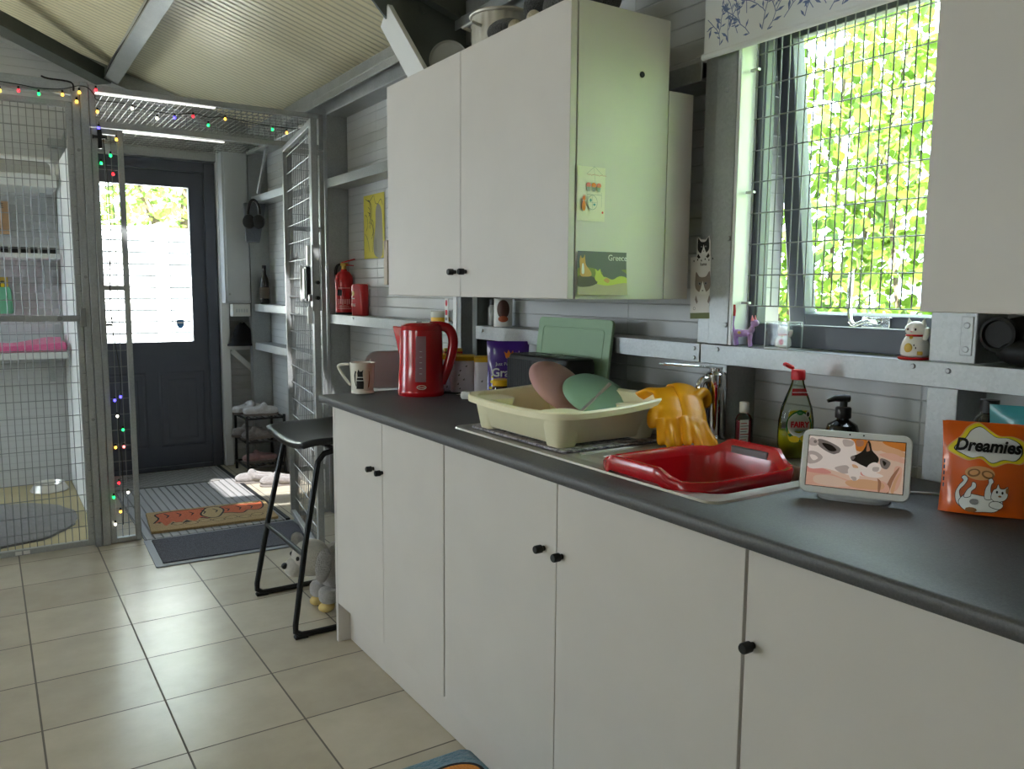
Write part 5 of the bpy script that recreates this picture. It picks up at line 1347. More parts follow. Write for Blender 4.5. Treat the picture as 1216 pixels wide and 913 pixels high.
t = thing('fire_blanket_box', 'small red fire blanket case beside the extinguisher', 'fire blanket', (1.700, 4.10, ZS), R(-90)+R(12))
MB().loft([rrect(.098, .05, .018, 0), rrect(.104, .056, .02, .004), rrect(.104, .056, .02, .155), rrect(.098, .05, .02, .166), rrect(.08, .034, .016, .170)]).build('case', REDP, t)
prints('label_print', [INKW, M('print_gold', (220, 190, 120), .5)], [(oval(-.024, .118, .012, .014, 14), 1), ([(-.036, .088), (-.012, .088), (-.012, .094), (-.036, .094)], 0)], (0, -.0285, 0), FX, FW_, t)
lettering('FIRE', .022, INKW, (-.022, -.0285, .055), FX, FW_, t)
# yellow picture
PY = [M('art_yellow', (214, 200, 60), .6), M('art_olive', (150, 140, 60), .6), M('art_grey', (150, 146, 128), .6), M('art_line', (70, 66, 40), .6)]
w_, h_ = .265, .335
S3 = lambda *q: [(x*w_, y*h_) for x, y in spline(list(q), 4)]
sh = [([(0, 0), (w_, 0), (w_, h_), (0, h_)], 0), (S3((.56, .04), (.9, .04), (.92, .5), (.88, .74), (.72, .84), (.6, .74), (.58, .5), (.48, .2)), 2)]
for k in range(9):
    a = (rnd.uniform(.04, .4), rnd.uniform(.5, .95))
    sh.append((stroke([(x*w_, y*h_) for x, y in spline([a, (a[0]+.1, a[1]-.05), (a[0]+.12, a[1]-.18), (a[0]+.04, a[1]-.26)], 4, False)], .003), 3))
for p in ([(.1, .95), (.3, .9), (.5, .98)], [(.52, .98), (.6, .86), (.72, .84), (.86, .9), (.95, .8)], [(.06, .4), (.2, .3), (.3, .1)], [(.4, .6), (.5, .4), (.44, .1)], [(.6, .3), (.62, .1)]):
    sh.append((stroke([(x*w_, y*h_) for x, y in spline(p, 5, False)], .003), 3))
sheet('picture', 'yellow picture with a grey figure on the ribbed wall above the ledge', 'picture', (XW-.001, 4.165, 1.466), YL, ZL, w_, h_, PY[0], sh, PY, thick=.003)
t = MB().box(XW-.024, 3.825, 1.325, XW+.0005, 3.87, 1.55).build('wood_batten', M('pale_wood', (206, 190, 170), .6, var=.08, vs=8), bevel=.002); tag(t, 'short pale wooden batten fixed to the wall beside the cupboard', 'batten')
t = thing('ointment_tub', 'small clear tub with yellow contents on the ledge above the kettle', 'tub', (1.70, 3.185, ZS))
MB().lathe([(0, 0), (.040, 0), (.043, .003), (.043, .020), (0, .020)]).build('contents', M('yellow_lid'), t)
MB().lathe([(.0432, .02), (.0435, .021), (.0445, .038), (.0445, .046), (.04, .048), (0, .048)]).build('lid', M('frosted_plastic', (206, 206, 196), .3), t)
t = thing('label_card', 'narrow white card with red print tucked beside the column', 'card', (1.65, 3.03, ZS))
MB().box(1.646, 3.013, ZS, 1.648, 3.045, ZS+.105).build('card', NOTW, t, True)
prints('card_print', [INKR, INKG], [(oval(.016, .085, .009, .014, 12), 0), (rr2(.018, .022, .004, 3, .016, .045), 0), (rr2(.02, .012, .002, 2, .016, .018), 1)], (1.6455, 3.045, ZS), YL, ZL, t, True)
# can and bottle on the ledge behind the cupboard
t = thing('food_tin', 'white tin with a brown oval label on the ledge under the wall cupboard', 'tin', (1.70, 2.665, ZS))
MB().lathe([(0, 0), (.036, 0), (.037, .002), (.037, .004), (.0362, .006), (.0362, .104), (.037, .106), (.037, .109), (.034, .109), (.034, .105), (0, .105)], seg=32).build('tin_body', M('tin_white', (214, 212, 206), .35), t)
fa = math.atan2(-2.665, -1.70)
mb = MB()
for poly, mi, lf in ((oval(0, .068, .026, .036, 24), 0, .0006), (oval(0, .030, .020, .012, 16), 1, .0009)):
    for tr in fine_tris(poly, .008): mb.add([((.0362+lf)*math.cos(fa+p.x/.0362), (.0362+lf)*math.sin(fa+p.x/.0362), p.y) for p in tr], [(0, 1, 2)], mi)
mb.build('label_print', [M('print_umber', (86, 56, 46), .5), M('print_rust', (170, 84, 50), .5)], t)
t = thing('spice_bottle', 'slim clear bottle behind the tin on the ledge', 'bottle', (1.705, 2.745, ZS))
MB().lathe([(0, 0), (.020, 0), (.022, .003), (.022, .07), (.016, .08), (.016, .085), (0, .085)]).build('bottle_body', M('smoky_clear', (150, 150, 146), .15), t)
MB().lathe([(.0175, .083), (.0175, .104), (0, .104)]).build('cap', BLACK, t)
# ------------------------------------------------------------------ porch and cat pen
PY_ = 4.45
def frame(mb, x0, x1, z0, z1, y=PY_, s=.028):
    mb.box(x0, y-s/2, z0, x0+s, y+s/2, z1); mb.box(x1-s, y-s/2, z0, x1, y+s/2, z1)
    mb.box(x0+s, y-s/2, z0, x1-s, y+s/2, z0+s); mb.box(x0+s, y-s/2, z1-s, x1-s, y+s/2, z1); return mb
CU, CW = .0305, .0805
t = thing('pen_post', 'galvanised square post at the corner of the cat pen', 'post', (.45, PY_, 0))
MB().box(.402, PY_-.018, 0, .434, PY_+.018, 2.24).build('shaft', GALV, t, True, bevel=.003)
MB().box(.436, PY_-.018, 0, .472, PY_+.018, 2.27).build('shaft', GALV, t, True, bevel=.003)
for z in (.65, 1.35, 1.95): MB().cyl((.42, PY_-.018, z), (.42, PY_-.024, z), .008, seg=10).build('bolt', WIRE, t, True)
t = thing('mesh_screen', 'galvanised mesh front screen of the cat pen with a latch bar', 'pen panel', (-.3, PY_, 0))
m = frame(MB(), -1.15, .400, .012, 2.172); m.box(-.40, PY_-.014, .04, -.372, PY_+.014, 2.144); m.build('tube_frame', GALV, t, True, bevel=.003)
MB().box(-.37, PY_-.016, 1.138, .18, PY_-.004, 1.168).box(.16, PY_-.022, 1.135, .405, PY_-.002, 1.165).build('latch_bar', GALV, t, True, bevel=.002)
MB().box(.388, PY_-.030, 1.11, .412, PY_+.0, 1.20).cyl((.30, PY_-.022, 1.15), (.30, PY_-.030, 1.15), .012, seg=12).build('latch', WIRE, t, True, bevel=.002)
wire_mesh(MB(), (-1.13, PY_+.004, .03), FX, FW_, 1.525, 2.12, CU, CW, .0019).build('wire_mesh', WIRE, t, True)
for k in range(27):
    z = .075+k*CW; MB().tube([(.393+.008*math.cos(a), PY_-.002+.018*math.sin(a), z) for a in [2*PI*q/10 for q in range(10)]], .0018, 5, True).build('wire_tie', WIRE, t, True)
t = thing('pen_top_beam', 'galvanised beam along the top of the cat pen front', 'beam', (-.3, PY_, 2.2))
MB().box(-1.2, PY_-.02, 2.205, .40, PY_+.02, 2.262).build('beam', GALV, t, True, bevel=.003)
MB().tube(spline([(.28, PY_-.024, 2.27), (.31, PY_-.026, 2.262), (.40, PY_-.026, 2.258), (.41, PY_-.03, 2.22)], 5, False), .004, 6).build('cable', BLKRUB, t, True)
t = thing('pen_header', 'galvanised mesh header panel over the porch opening', 'pen panel', (1.0, PY_, 2.1))
m = frame(MB(), .474, 1.634, 2.068, 2.262); m.build('tube_frame', GALV, t, True, bevel=.003)
wire_mesh(MB(), (.49, PY_+.004, 2.085), FX, FW_, 1.13, .165, .0305, .0805, .0015).build('wire_mesh', WIRE, t, True)
GLINT = M('light_strip_white', (255, 252, 244), .4, emit=1.6)  # glow imitates sunlit edges of the header bars, no lamp there
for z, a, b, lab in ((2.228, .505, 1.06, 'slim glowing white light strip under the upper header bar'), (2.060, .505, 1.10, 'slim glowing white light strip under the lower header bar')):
    s = MB().box(a, PY_-.004, z-.0028, b, PY_+.012, z+.0028).build('light_strip', GLINT); tag(s, lab, 'light strip')
t = thing('pen_strip', 'narrow fixed mesh panel beside the pen post', 'pen panel', (.55, PY_, 0))
m = frame(MB(), .476, .616, .004, 2.064, s=.026); m.box(.502, PY_-.012, 1.285, .59, PY_+.012, 1.311); m.build('tube_frame', GALV, t, True, bevel=.003)
wire_mesh(MB(), (.500, PY_+.003, .02), FX, FW_, .0915, 2.02, CU, CW, .0019).build('wire_mesh', WIRE, t, True)
t = thing('pen_side_strip', 'narrow fixed mesh panel between the gate hinge and the wall post', 'pen panel', (1.53, PY_, 0))
m = frame(MB(), 1.425, 1.634, .004, 2.064, s=.026); m.box(1.45, PY_-.012, 1.62, 1.61, PY_+.012, 1.645); m.box(1.45, PY_-.012, .26, 1.61, PY_+.012, .29); m.build('tube_frame', GALV, t, True, bevel=.003)
wire_mesh(MB(), (1.45, PY_+.003, .02), FX, FW_, .165, 2.02, CU, CW, .0019).build('wire_mesh', WIRE, t, True)
# gate leaf, swung open into the kitchen
gt = thing('mesh_gate', 'galvanised mesh gate swung open with a black and silver lock', 'gate', (1.408, PY_-.02, 0), math.atan2(3.60-PY_, 1.277-1.408))
L_ = .845
m = MB(); m.box(.01, -.013, .03, .04, .013, 2.06); m.box(L_-.042, -.015, .03, L_, .015, 2.06); m.box(.04, -.013, .03, L_-.042, .013, .06); m.box(.04, -.013, 2.03, L_-.042, .013, 2.06)
m.build('tube_frame', GALV, gt, bevel=.003)
wire_mesh(MB(), (.03, .010, .045), FX, FW_, L_-.05, 2.0, .0405, .0935, .0022).build('wire_mesh', WIRE, gt)
m = MB(); m.box(L_-.040, .014, 1.20, L_+.004, .020, 1.50); m.box(L_-.040, -.020, 1.20, L_+.004, -.014, 1.50); m.cyl((L_-.018, -.018, 1.26), (L_-.018, -.034, 1.26), .016); m.build('lock_plate', WIRE, gt, bevel=.002)
m = MB(); m.box(L_-.16, -.036, 1.245, L_-.06, -.012, 1.405)
m.build('lock_box', BLACK, gt, bevel=.004)
MB().box(L_-.165, -.046, 1.24, L_-.155, -.036, 1.41).box(L_-.13, -.041, 1.255, L_-.085, -.036, 1.395).box(L_-.055, -.034, 1.14, L_-.04, -.012, 1.22).box(L_-.09, -.03, 1.41, L_-.05, -.012, 1.50).build('lock_trim', WHITE, gt, bevel=.002)
for z in (1.26, 1.33): MB().cyl((L_, 0, z), (L_+.035, 0, z), .009, seg=10).build('latch_bolt', BLKMET, gt)
for z in (.35, 1.0, 1.8): MB().cyl((.0, 0, z-.03), (.0, 0, z+.03), .009, seg=10).box(.0, -.004, z-.02, .03, .004, z+.02).build('hinge', WIRE, gt)
# roof mesh over the porch
t = thing('mesh_roof_panel', 'horizontal mesh panel roofing the porch behind the header', 'pen panel', (1.05, 5.25, 2.25))
m = MB(); m.box(.474, PY_+.02, 2.235, .50, 6.02, 2.26); m.box(1.605, PY_+.02, 2.235, 1.632, 5.9, 2.26); m.box(.50, 5.25, 2.235, 1.605, 5.275, 2.26); m.build('tube_frame', GALV, t, True, bevel=.003)
wire_mesh(MB(), (.49, PY_+.02, 2.248), FX, V((0, 1, 0)), 1.13, 1.55, CU, CW, .0019).build('wire_mesh', WIRE, t, True)

# pen interior
t = MB().box(.428, PY_+.03, .003, .446, 6.03, 2.06).build('pen_side_board', M('white_side_board', (216, 218, 216), .5), bevel=.001); tag(t, 'white board closing the side of the cat pen', 'board')
t = MB().box(-1.2, PY_+.03, .0005, .425, 6.08, .006).build('vinyl_floor_sheet', M('beige_vinyl', (176, 164, 128), .6, var=.05, vs=4)); tag(t, 'plain beige floor sheet inside the cat pen', 'floor sheet')
SHW = M('shelf_white', (206, 208, 206), .5)
def pen_shelf(z, label, th=.04, y0=5.62, grid=False):
    t = thing('pen_shelf', label, 'shelf', (-.2, 5.85, z-th), group='shelves in the cat pen')
    m = MB().box(-.75, y0, z-th, .405, 6.06, z); m.build('board', SHW, t, True, bevel=.003)
    for x in (-.6, .33): MB().box(x, 5.95, z-th-.18, x+.03, 6.075, z-th).build('bracket', GALV, t, True)
    if grid:
        m = MB()
        for k in range(22): m.box(-.70+k*.05, y0+.002, z, -.664+k*.05, y0+.03, z+.034)
        m.build('dark_block', M('slot_dark'), t, True)
        MB().box(-.74, y0+.032, z, .40, y0+.04, z+.05).build('back_rail', SHW, t, True)
    return t
pen_shelf(1.965, 'thick white shelf high in the cat pen under a white tube rail', .075)
pen_shelf(1.50, 'white shelf with a row of dark slots at mid height in the cat pen', .03, grid=True)
pen_shelf(.915, 'white shelf under the pink blanket in the cat pen', .04, y0=5.5)
t = thing('tube_rail', 'bent white tube rail above the highest pen shelf', 'rail', (.1, 5.65, 1.97))
MB().tube(spline([(-.7, 5.66, 1.966), (-.70, 5.66, 2.02), (-.66, 5.66, 2.052), (-.4, 5.66, 2.056), (.3, 5.66, 2.056), (.37, 5.66, 2.048), (.39, 5.66, 2.02), (.39, 5.66, 1.966)], 5, False), .014, 10).build('tube', WHITE, t, True)
t = thing('pink_blanket', 'folded bright pink blanket on the lowest pen shelf', 'blanket', (.1, 5.7, .916))
PKB = m_fur('pink_fleece', (214, 84, 140), (236, 116, 166), 30)
def blk(u, v):
    x = -.62+u*1.02; y = 5.52+v*.46
    return (x, y, .955+.018*math.sin(u*17+v*5)*math.sin(v*9)+.03*max(0, u-.75)*4*.5)
m = MB(); m.grid(blk, 30, 12)
m2 = [blk(i/30, 0) for i in range(31)]; 
m.loft([m2, [(p[0], p[1]-.006, p[2]-.02) for p in m2], [(p[0], p[1], .918) for p in m2]][::-1], False, False, closed=False)
e = [blk(1, j/12) for j in range(13)]; m.loft([e, [(p[0]+.006, p[1], p[2]-.02) for p in e], [(p[0], p[1], .918) for p in e]][::-1], False, False, closed=False)
m.build('blanket', PKB, t, True, angle=80)
t = thing('steel_bowl', 'stainless steel pet bowl on the pen floor', 'bowl', (.285, 5.85, .006))
MB().lathe([(0, .002), (.095, .002), (.108, 0), (.110, .004), (.085, .045), (.088, .050), (.082, .050), (.066, .014), (0, .010)], seg=40).build('bowl', STAIN, t)
t = thing('oval_rug', 'grey oval fluffy rug on the pen floor', 'rug', (.0, 5.08, .006))
rr_ = random.Random(3)
m = MB(); ou = [(-.02+(.40+.012*rr_.uniform(-1, 1))*math.cos(a), 5.08+(.46+.012*rr_.uniform(-1, 1))*math.sin(a)) for a in [2*PI*k/48 for k in range(48)]]
m.loft([[(x, y, .0065) for x, y in ou], [(x, y, .018) for x, y in ou], [(-.02+(x+.02)*.95, 5.08+(y-5.08)*.95, .024) for x, y in ou]]); m.build('pile', m_fur('grey_rug_pile', (92, 90, 92), (116, 114, 116), 30), t, True)
t = thing('wooden_sign', 'brown wooden sign with dark lettering on the pen back wall', 'sign', (.08, 6.08, 1.63))
MB().box(-.02, 6.07, 1.63, .165, 6.096, 1.835).build('board', M('sign_wood', (172, 134, 96), .7, var=.12, vs=15), t, True, bevel=.003)
for k, w_ in enumerate(('HOME', 'cats', 'live', 'here')): lettering(w_, .044, INKK, (.075, 6.0695, 1.805-k*.048), FX, FW_, t, True)
t = thing('hanging_bag', 'mint green bag with a yellow and black card top hanging in the pen', 'bag', (.09, 5.98, 1.13))
MB().loft([rrect(.17, .03, .012, 0), rrect(.18, .04, .016, .01), rrect(.17, .03, .012, .15), rrect(.15, .012, .005, .17)], T=Matrix.Translation((.065, 6.06, 1.13))).build('pack', M('mint_film', (112, 190, 146), .4), t, True)
MB().box(-.01, 6.054, 1.27, .135, 6.066, 1.36).build('header_card', M('card_ochre', (180, 156, 60), .5), t, True)
prints('card_print', [INKK, INKY], [(oval(.115, .04, .018, .03, 12), 0), (oval(.115, .04, .01, .018, 12), 1), (oval(.05, .05, .02, .014, 12), 0)], (-.01, 6.0535, 1.27), FX, FW_, t, True)
for x in (.012, .046):
    s = MB().box(.045+x, PY_-.0165, .016, .045+x+.027, PY_-.0145, .034).build('clip_tag', WPLAST, bevel=.001)
    tag(s, 'small white square tag at the foot of the pen screen, %s' % ('farther from the pen post' if x < .03 else 'nearer the pen post'), 'tag')

# ------------------------------------------------------------------ fairy lights
def light_string(label, wire, bulbs, grp='fairy lights on the cat pen'):
    t = thing('string_light', label, 'string light', wire[0], group=grp)
    MB().tube(spline(wire, 4, False), .0022, 5).build('wire', M('green_black_wire', (24, 30, 26), .5), t, True)
    for (x, y, z), c in bulbs:
        m = M('bulb_'+c, {'red': (255, 40, 50), 'green': (30, 235, 110), 'blue': (90, 80, 255), 'amber': (255, 190, 70), 'white': (255, 246, 226), 'pink': (255, 120, 120)}[c], .2, emit=4.5)
        b = MB().cyl((x, y, z+.007), (x, y, z+.020), .0045, seg=8).build('socket', M('green_black_wire'), t, True)
        MB().lathe([(0, -.008), (.004, -.0065), (.0066, -.002), (.006, .003), (.0035, .0075), (0, .0075)], (x, y, z), 12).build('bulb', m, b, True)
yb = PY_-.028
B = lambda *q: [((x, yb, z), c) for x, z, c in q]
light_string('coloured fairy lights strung along the pen front beam', [(-.6, yb, 2.245), (-.2, yb, 2.215), (.05, yb, 2.222), (.187, yb, 2.218), (.267, yb, 2.212), (.363, yb, 2.222), (.43, yb, 2.245), (.47, yb-.01, 2.24), (.50, yb, 2.21)],
             B((.114, 2.180, 'amber'), (.187, 2.190, 'red'), (.267, 2.186, 'green'), (.363, 2.196, 'amber'), (.434, 2.216, 'amber'), (.421, 2.172, 'amber')))
light_string('coloured fairy lights looped across the header mesh', [(.50, yb, 2.21), (.512, yb, 2.19), (.62, yb, 2.19), (.74, yb, 2.172), (.855, yb, 2.168), (.944, yb, 2.182), (1.02, yb, 2.172), (1.10, yb, 2.182), (1.25, yb, 2.17), (1.424, yb, 2.165), (1.55, yb, 2.17)],
             B((.505, 2.236, 'red'), (.507, 2.136, 'amber'), (.66, 2.17, 'white'), (.772, 2.137, 'white'), (.855, 2.150, 'blue'), (.944, 2.167, 'red'), (1.017, 2.132, 'green'), (1.102, 2.173, 'amber'), (1.347, 2.148, 'green'), (1.424, 2.139, 'amber')))
light_string('coloured fairy lights hanging down the narrow mesh strip', [(.51, yb, 2.09), (.53, yb, 1.95), (.54, yb, 1.6), (.52, yb, 1.2), (.55, yb, .85), (.53, yb, .6), (.54, yb, .4), (.53, yb, .1)],
             B((.509, 2.060, 'blue'), (.584, 2.015, 'amber'), (.512, 1.896, 'green'), (.555, 1.936, 'green'), (.562, 1.849, 'red'), (.520, .740, 'blue'), (.547, .756, 'blue'), (.528, .659, 'white'), (.551, .588, 'green'), (.513, .501, 'amber'), (.551, .501, 'pink'), (.520, .318, 'red'), (.494, .247, 'green'), (.560, .264, 'white'), (.521, .169, 'amber'), (.495, .107, 'white')))
t = thing('cable_clip', 'black cross shaped clip on the mesh strip under the light strip', 'clip', (.51, PY_-.02, 2.0))
MB().box(.502, PY_-.034, 1.965, .520, PY_-.018, 2.055).box(.486, PY_-.032, 2.012, .536, PY_-.02, 2.026).cyl((.486, PY_-.026, 2.019), (.480, PY_-.026, 2.019), .010, seg=10).cyl((.536, PY_-.026, 2.019), (.542, PY_-.026, 2.019), .010, seg=10).build('clip', BLACK, t, True, bevel=.002)

# ------------------------------------------------------------------ porch floor
mat_ = m_ribbed('grey_ribbed_matting', (150, 148, 147), 0, .042, .006, .006, .7, None, .45, .05)
t = MB().box(.625, 4.40, .0005, 1.36, 6.02, .009).build('ribbed_matting', mat_, bevel=.002); tag(t, 'large grey ribbed rubber matting covering the porch floor', 'mat')
t = MB().box(1.36, 4.40, .0005, 1.385, 6.02, .012).build('matting_edge', BLKRUB, bevel=.003); tag(t, 'dark rubber edge strip along the porch matting', 'edge strip')
t = thing('door_mat', 'grey diamond pattern mat directly in front of the porch door', 'mat', (.95, 5.76, .009), R(-3))
MB().loft([rrect(.66, .42, .01, 0), rrect(.66, .42, .01, .007)]).build('mat_base', M('grey_mat_rubber', (128, 126, 122), .7), t, bevel=.002)
m = MB()
for k in range(-9, 10):
    for s in (-1, 1):
        c = k*.07; a, b = [], []
        pts = [(c-s*.21, -.2), (c+s*.21, .2)]
        (x0, y0), (x1, y1) = pts
        f0, f1 = 0, 1
        for lim in (-.32, .32):
            pass
        q = [(x0+(x1-x0)*f/20, y0+(y1-y0)*f/20) for f in range(21)]; q = [p for p in q if abs(p[0]) < .315]
        if len(q) > 3: m.bar((*q[0], .0075), (*q[-1], .0075), .004, .003)
m.build('diamond_ribs', M('grey_mat_rib', (156, 154, 150), .7), t)
cm = thing('coir_mat', 'beige coir doormat with orange sleeping cats outlined in black', 'mat', (1.015, 4.655, .0095), R(-5))
MB().loft([rrect(.66, .40, .008, 0), rrect(.66, .40, .008, .014)]).build('coir', m_fleck('coir', (150, 124, 84), (186, 158, 112), 160, .95), cm, bevel=.002)
OC, BC = m_fleck('coir_orange', (176, 84, 48), (206, 108, 66), 160, .95), m_fleck('coir_black', (30, 26, 24), (52, 46, 42), 160, .95)
CT = m_fleck('coir_tan', (160, 136, 92), (190, 164, 118), 160, .95)
def both(pts, mi=0, w=.02):
    q = spline(pts, 5); cx_ = sum(p[0] for p in q)/len(q); cy_ = sum(p[1] for p in q)/len(q)
    n = len(q); big = []
    q = ccw(q)
    for i in range(n):
        a, b = q[i-1], q[(i+1) % n]; d = math.hypot(b[0]-a[0], b[1]-a[1]) or 1
        big.append((q[i][0]+(b[1]-a[1])/d*w/2, q[i][1]-(b[0]-a[0])/d*w/2))
    return [(big, 1), (q, mi)]
sh = both([(-.28, .13), (-.20, .16), (-.10, .16), (0, .15), (.03, .05), (-.02, -.06), (-.06, -.03), (-.10, -.09), (-.14, -.04), (-.18, -.10), (-.21, -.05), (-.25, -.12), (-.27, -.03), (-.30, -.05), (-.27, .04)])
sh += both([(.06, .14), (.16, .16), (.27, .15), (.30, .17), (.29, .06), (.25, .0), (.20, .02), (.16, -.03), (.11, .0), (.06, .02)])
sh += both([(-.03, .10), (.0, .16), (.05, .15), (.07, .08), (.05, .0), (.02, -.06), (-.02, -.05), (-.05, .02)], 2)
for k in range(7): sh += both([(-.22+k*.07, -.10-.02*(k % 2)), (-.18+k*.07, -.08-.02*(k % 2)), (-.16+k*.07, -.11-.02*(k % 2)), (-.19+k*.07, -.13-.02*(k % 2))], 2, .009)
for k in range(8): sh.append((stroke([(-.24+k*.065, .13-.01*(k % 3)), (-.22+k*.065, .07), (-.235+k*.065, .03)], .010), 1))
prints('cat_pattern', [OC, BC, CT], sh, (0, 0, .0142), (1, 0, 0), (0, 1, 0), cm, lift=.0005, step=.00008)
t = thing('entrance_mat', 'dark grey flecked barrier mat with a pale rubber border', 'mat', (1.01, 4.16, .0), R(-2))
MB().loft([rrect(.80, .47, .012, .0005), rrect(.80, .47, .012, .006)]).build('border', M('pale_rubber', (136, 138, 142), .6), t, bevel=.002)
MB().loft([rrect(.73, .40, .006, .006), rrect(.73, .40, .006, .012)]).build('pile', m_fleck('charcoal_pile', (52, 52, 60), (98, 98, 108), 220, .95), t, bevel=.002)
t = thing('bath_mat', 'blue patterned mat lying against the plinth in the kitchen aisle', 'mat', (.76, 1.56, .0005), R(-1))
MB().loft([rrect(.62, .62, .03, 0), rrect(.63, .63, .032, .008), rrect(.615, .615, .03, .012)]).build('pile', m_fur('blue_pile', (38, 92, 124), (84, 134, 150), 8), t)
prints('mat_pattern', [m_fleck('mat_orange', (214, 130, 50), (234, 160, 70), 150, .95), BC], both(oval(.215, .20, .075, .05, 14)), (0, 0, .0124), (1, 0, 0), (0, 1, 0), t, lift=.0006)

# ------------------------------------------------------------------ porch side things
t = thing('meter_cabinet', 'tall white metal cabinet on the wall beside the porch door', 'cabinet', (1.57, 6.02, 1.19))
MB().box(1.438, 5.93, 1.195, 1.618, 6.03, 2.315).build('case', M('cabinet_grey_white', (200, 204, 208), .4), t, True, bevel=.004)
MB().box(1.452, 5.921, 1.21, 1.612, 5.93, 2.30).build('door', M('cabinet_grey_white'), t, True, bevel=.003)
for z in (1.26, 2.26): MB().cyl((1.468, 5.921, z), (1.468, 5.917, z), .008, seg=10).build('screw', GALV, t, True)
t = thing('trunking_box', 'small white socket box under the tall white cabinet', 'box', (1.56, 6.02, 1.1))
MB().box(1.492, 5.95, 1.10, 1.618, 6.03, 1.19).build('case', WPLAST, t, True, bevel=.003)
m = MB()
for k in range(5): m.box(1.515+k*.018, 5.946, 1.13, 1.525+k*.018, 5.95, 1.155)
m.build('socket_slots', M('cabinet_grey_white'), t, True)
t = thing('black_hat', 'crumpled black hat resting on the white rail beside the door', 'hat', (1.56, 6.0, .886))
def hat(u, v):
    a = 2*PI*u; z = v; rr = (.105 if v < .12 else .082*math.cos((v-.12)/.88*PI/2*.96)**.5)
    k = 1+.08*math.sin(3*a+v*4)
    return (1.565+rr*k*math.cos(a), 5.985+rr*.55*k*math.sin(a), .887+.16*v+.01*math.sin(2*a)*v)
MB().grid(hat, 32, 14).build('crown', M('black_felt', (20, 20, 22), .95, bmp=.3), t, True, angle=180)
t = thing('dark_bottle', 'tall dark glass bottle standing on the porch rail', 'bottle', (1.695, 5.85, ZR+.0825))
MB().lathe([(0, 0), (.03, 0), (.033, .004), (.033, .15), (.028, .18), (.014, .215), (.012, .26), (0, .26)]).build('bottle_body', M('dark_bottle_glass', (28, 24, 22), .1, coat=.4), t)
MB().lathe([(.0335, .04), (.0336, .041), (.0336, .12), (.0335, .121)], seg=24).build('label_band', M('bottle_label', (90, 78, 64), .6), t)
MB().lathe([(.0145, .25), (.0145, .275), (0, .276)]).build('cap', BLACK, t)
t = thing('headphones', 'black over ear headphones hanging from the porch rail', 'headphones', (1.59, 5.74, 1.78))
hx, hy, hz = 1.602, 5.74, 1.792; HU = V((.84, -.54, 0))
pts = [V((hx, hy, hz))+HU*(.040*math.cos(a))+V((0, 0, 1))*(.098*math.sin(a)+.02) for a in [PI*k/18 for k in range(19)]]
MB().tube(pts, .010, 8).build('headband', BLACK, t, True)
for s in (-1, 1):
    c = V((hx, hy, hz-.03))+HU*.034*s
    Tm = Matrix.Translation(c) @ Matrix.Rotation(R(-33), 4, 'Z') @ Matrix.Rotation(R(90+s*12), 4, 'X')
    MB().lathe([(.03, -.018), (.044, -.014), (.046, 0), (.044, .012), (.032, .018), (0, .018)], T=Tm, seg=24, sx=.92, sy=1.1).build('ear_cup', BLACK, t, True)
MB().bar((1.592, 5.752, 1.906), (1.64, 5.752, 1.906), .02, .008).build('hook_x', GALV).name = 'wall_hook'
hk = bpy.data.objects['wall_hook']; tag(hk, 'small steel hook under the headphones on the porch rail', 'hook')
t = thing('grey_pouch', 'tapered grey fabric pouch hanging behind the headphones', 'pouch', (1.62, 5.62, 1.6))
m = MB(); m.prism([(0, .0), (.095, .0), (.150, .30), (-.012, .27)], (1.572, 5.835, 1.625), (1, 0, 0), (0, 0, 1), .02); m.build('bag', M('grey_felt', (112, 116, 124), .8, bmp=.2), t, True, bevel=.006)

# shoe rack and slippers
rk = thing('shoe_rack', 'black metal shoe rack in the porch corner', 'shoe rack', (1.615, 5.76, 0))
RX0, RX1, RY0, RY1 = 1.475, 1.735, 5.60, 5.905
for x in (RX0, RX1):
    for y in (RY0, RY1): MB().box(x-.008, y-.008, 0, x+.008, y+.008, .42).build('leg', BLKMET, rk, True, bevel=.001)
for z in (.40, .235, .06):
    m = MB()
    for y in (RY0, RY1): m.bar((RX0, y, z), (RX1, y, z), .012, .012)
    for x in (RX0, RX1): m.bar((x, RY0, z), (x, RY1, z), .012, .012)
    for k in range(1, 6): x = RX0+(RX1-RX0)*k/6; m.tube([(x, RY0, z), (x, RY1, z)], .0035, 6)
    m.build('tier', BLKMET, rk, True)
SLG = m_fur('grey_slipper_fleece', (120, 114, 112), (150, 144, 141), 30); SLW = m_fur('pale_slipper_fleece', (186, 184, 186), (214, 212, 214), 30); SLP = m_fur('dusty_pink_fleece', (150, 112, 112), (176, 134, 132), 30)
def slipper(label, loc, rz, mat, s=1.):
    t = thing('slipper', label, 'slipper', loc, rz, group='fluffy slippers in the porch')
    sole = [(x*s, y*s) for x, y in spline([(-.12, .0), (-.10, .036), (-.02, .036), (.06, .046), (.115, .03), (.125, -.002), (.105, -.036), (.05, -.044), (-.02, -.034), (-.10, -.034)], 3)]
    MB().loft([[(x, y, 0) for x, y in sole], [(x*1.03, y*1.04, .008) for x, y in sole], [(x, y, .016) for x, y in sole]]).build('sole', M('slipper_sole', (120, 114, 110), .8), t)
    m = MB(); m.ell((.055*s, 0, .034), (.075*s, .050*s, .034), 18, 10)
    m.tube([(-.112*s, 0, .034), (-.095*s, .030*s, .036), (-.04*s, .036*s, .040), (.005*s, .044*s, .050), (.022*s, .026*s, .068), (.026*s, 0, .074), (.022*s, -.026*s, .068), (.005*s, -.044*s, .050), (-.04*s, -.036*s, .040), (-.095*s, -.030*s, .036)], .021*s, 12, True)
    m.tube([(-.105*s, 0, .020), (-.04*s, 0, .018), (.05*s, 0, .022)], [.034*s, .036*s, .04*s], 12, flat=.35)
    remeshed(m, 'upper', mat, t, .006, 4, False)
    return t
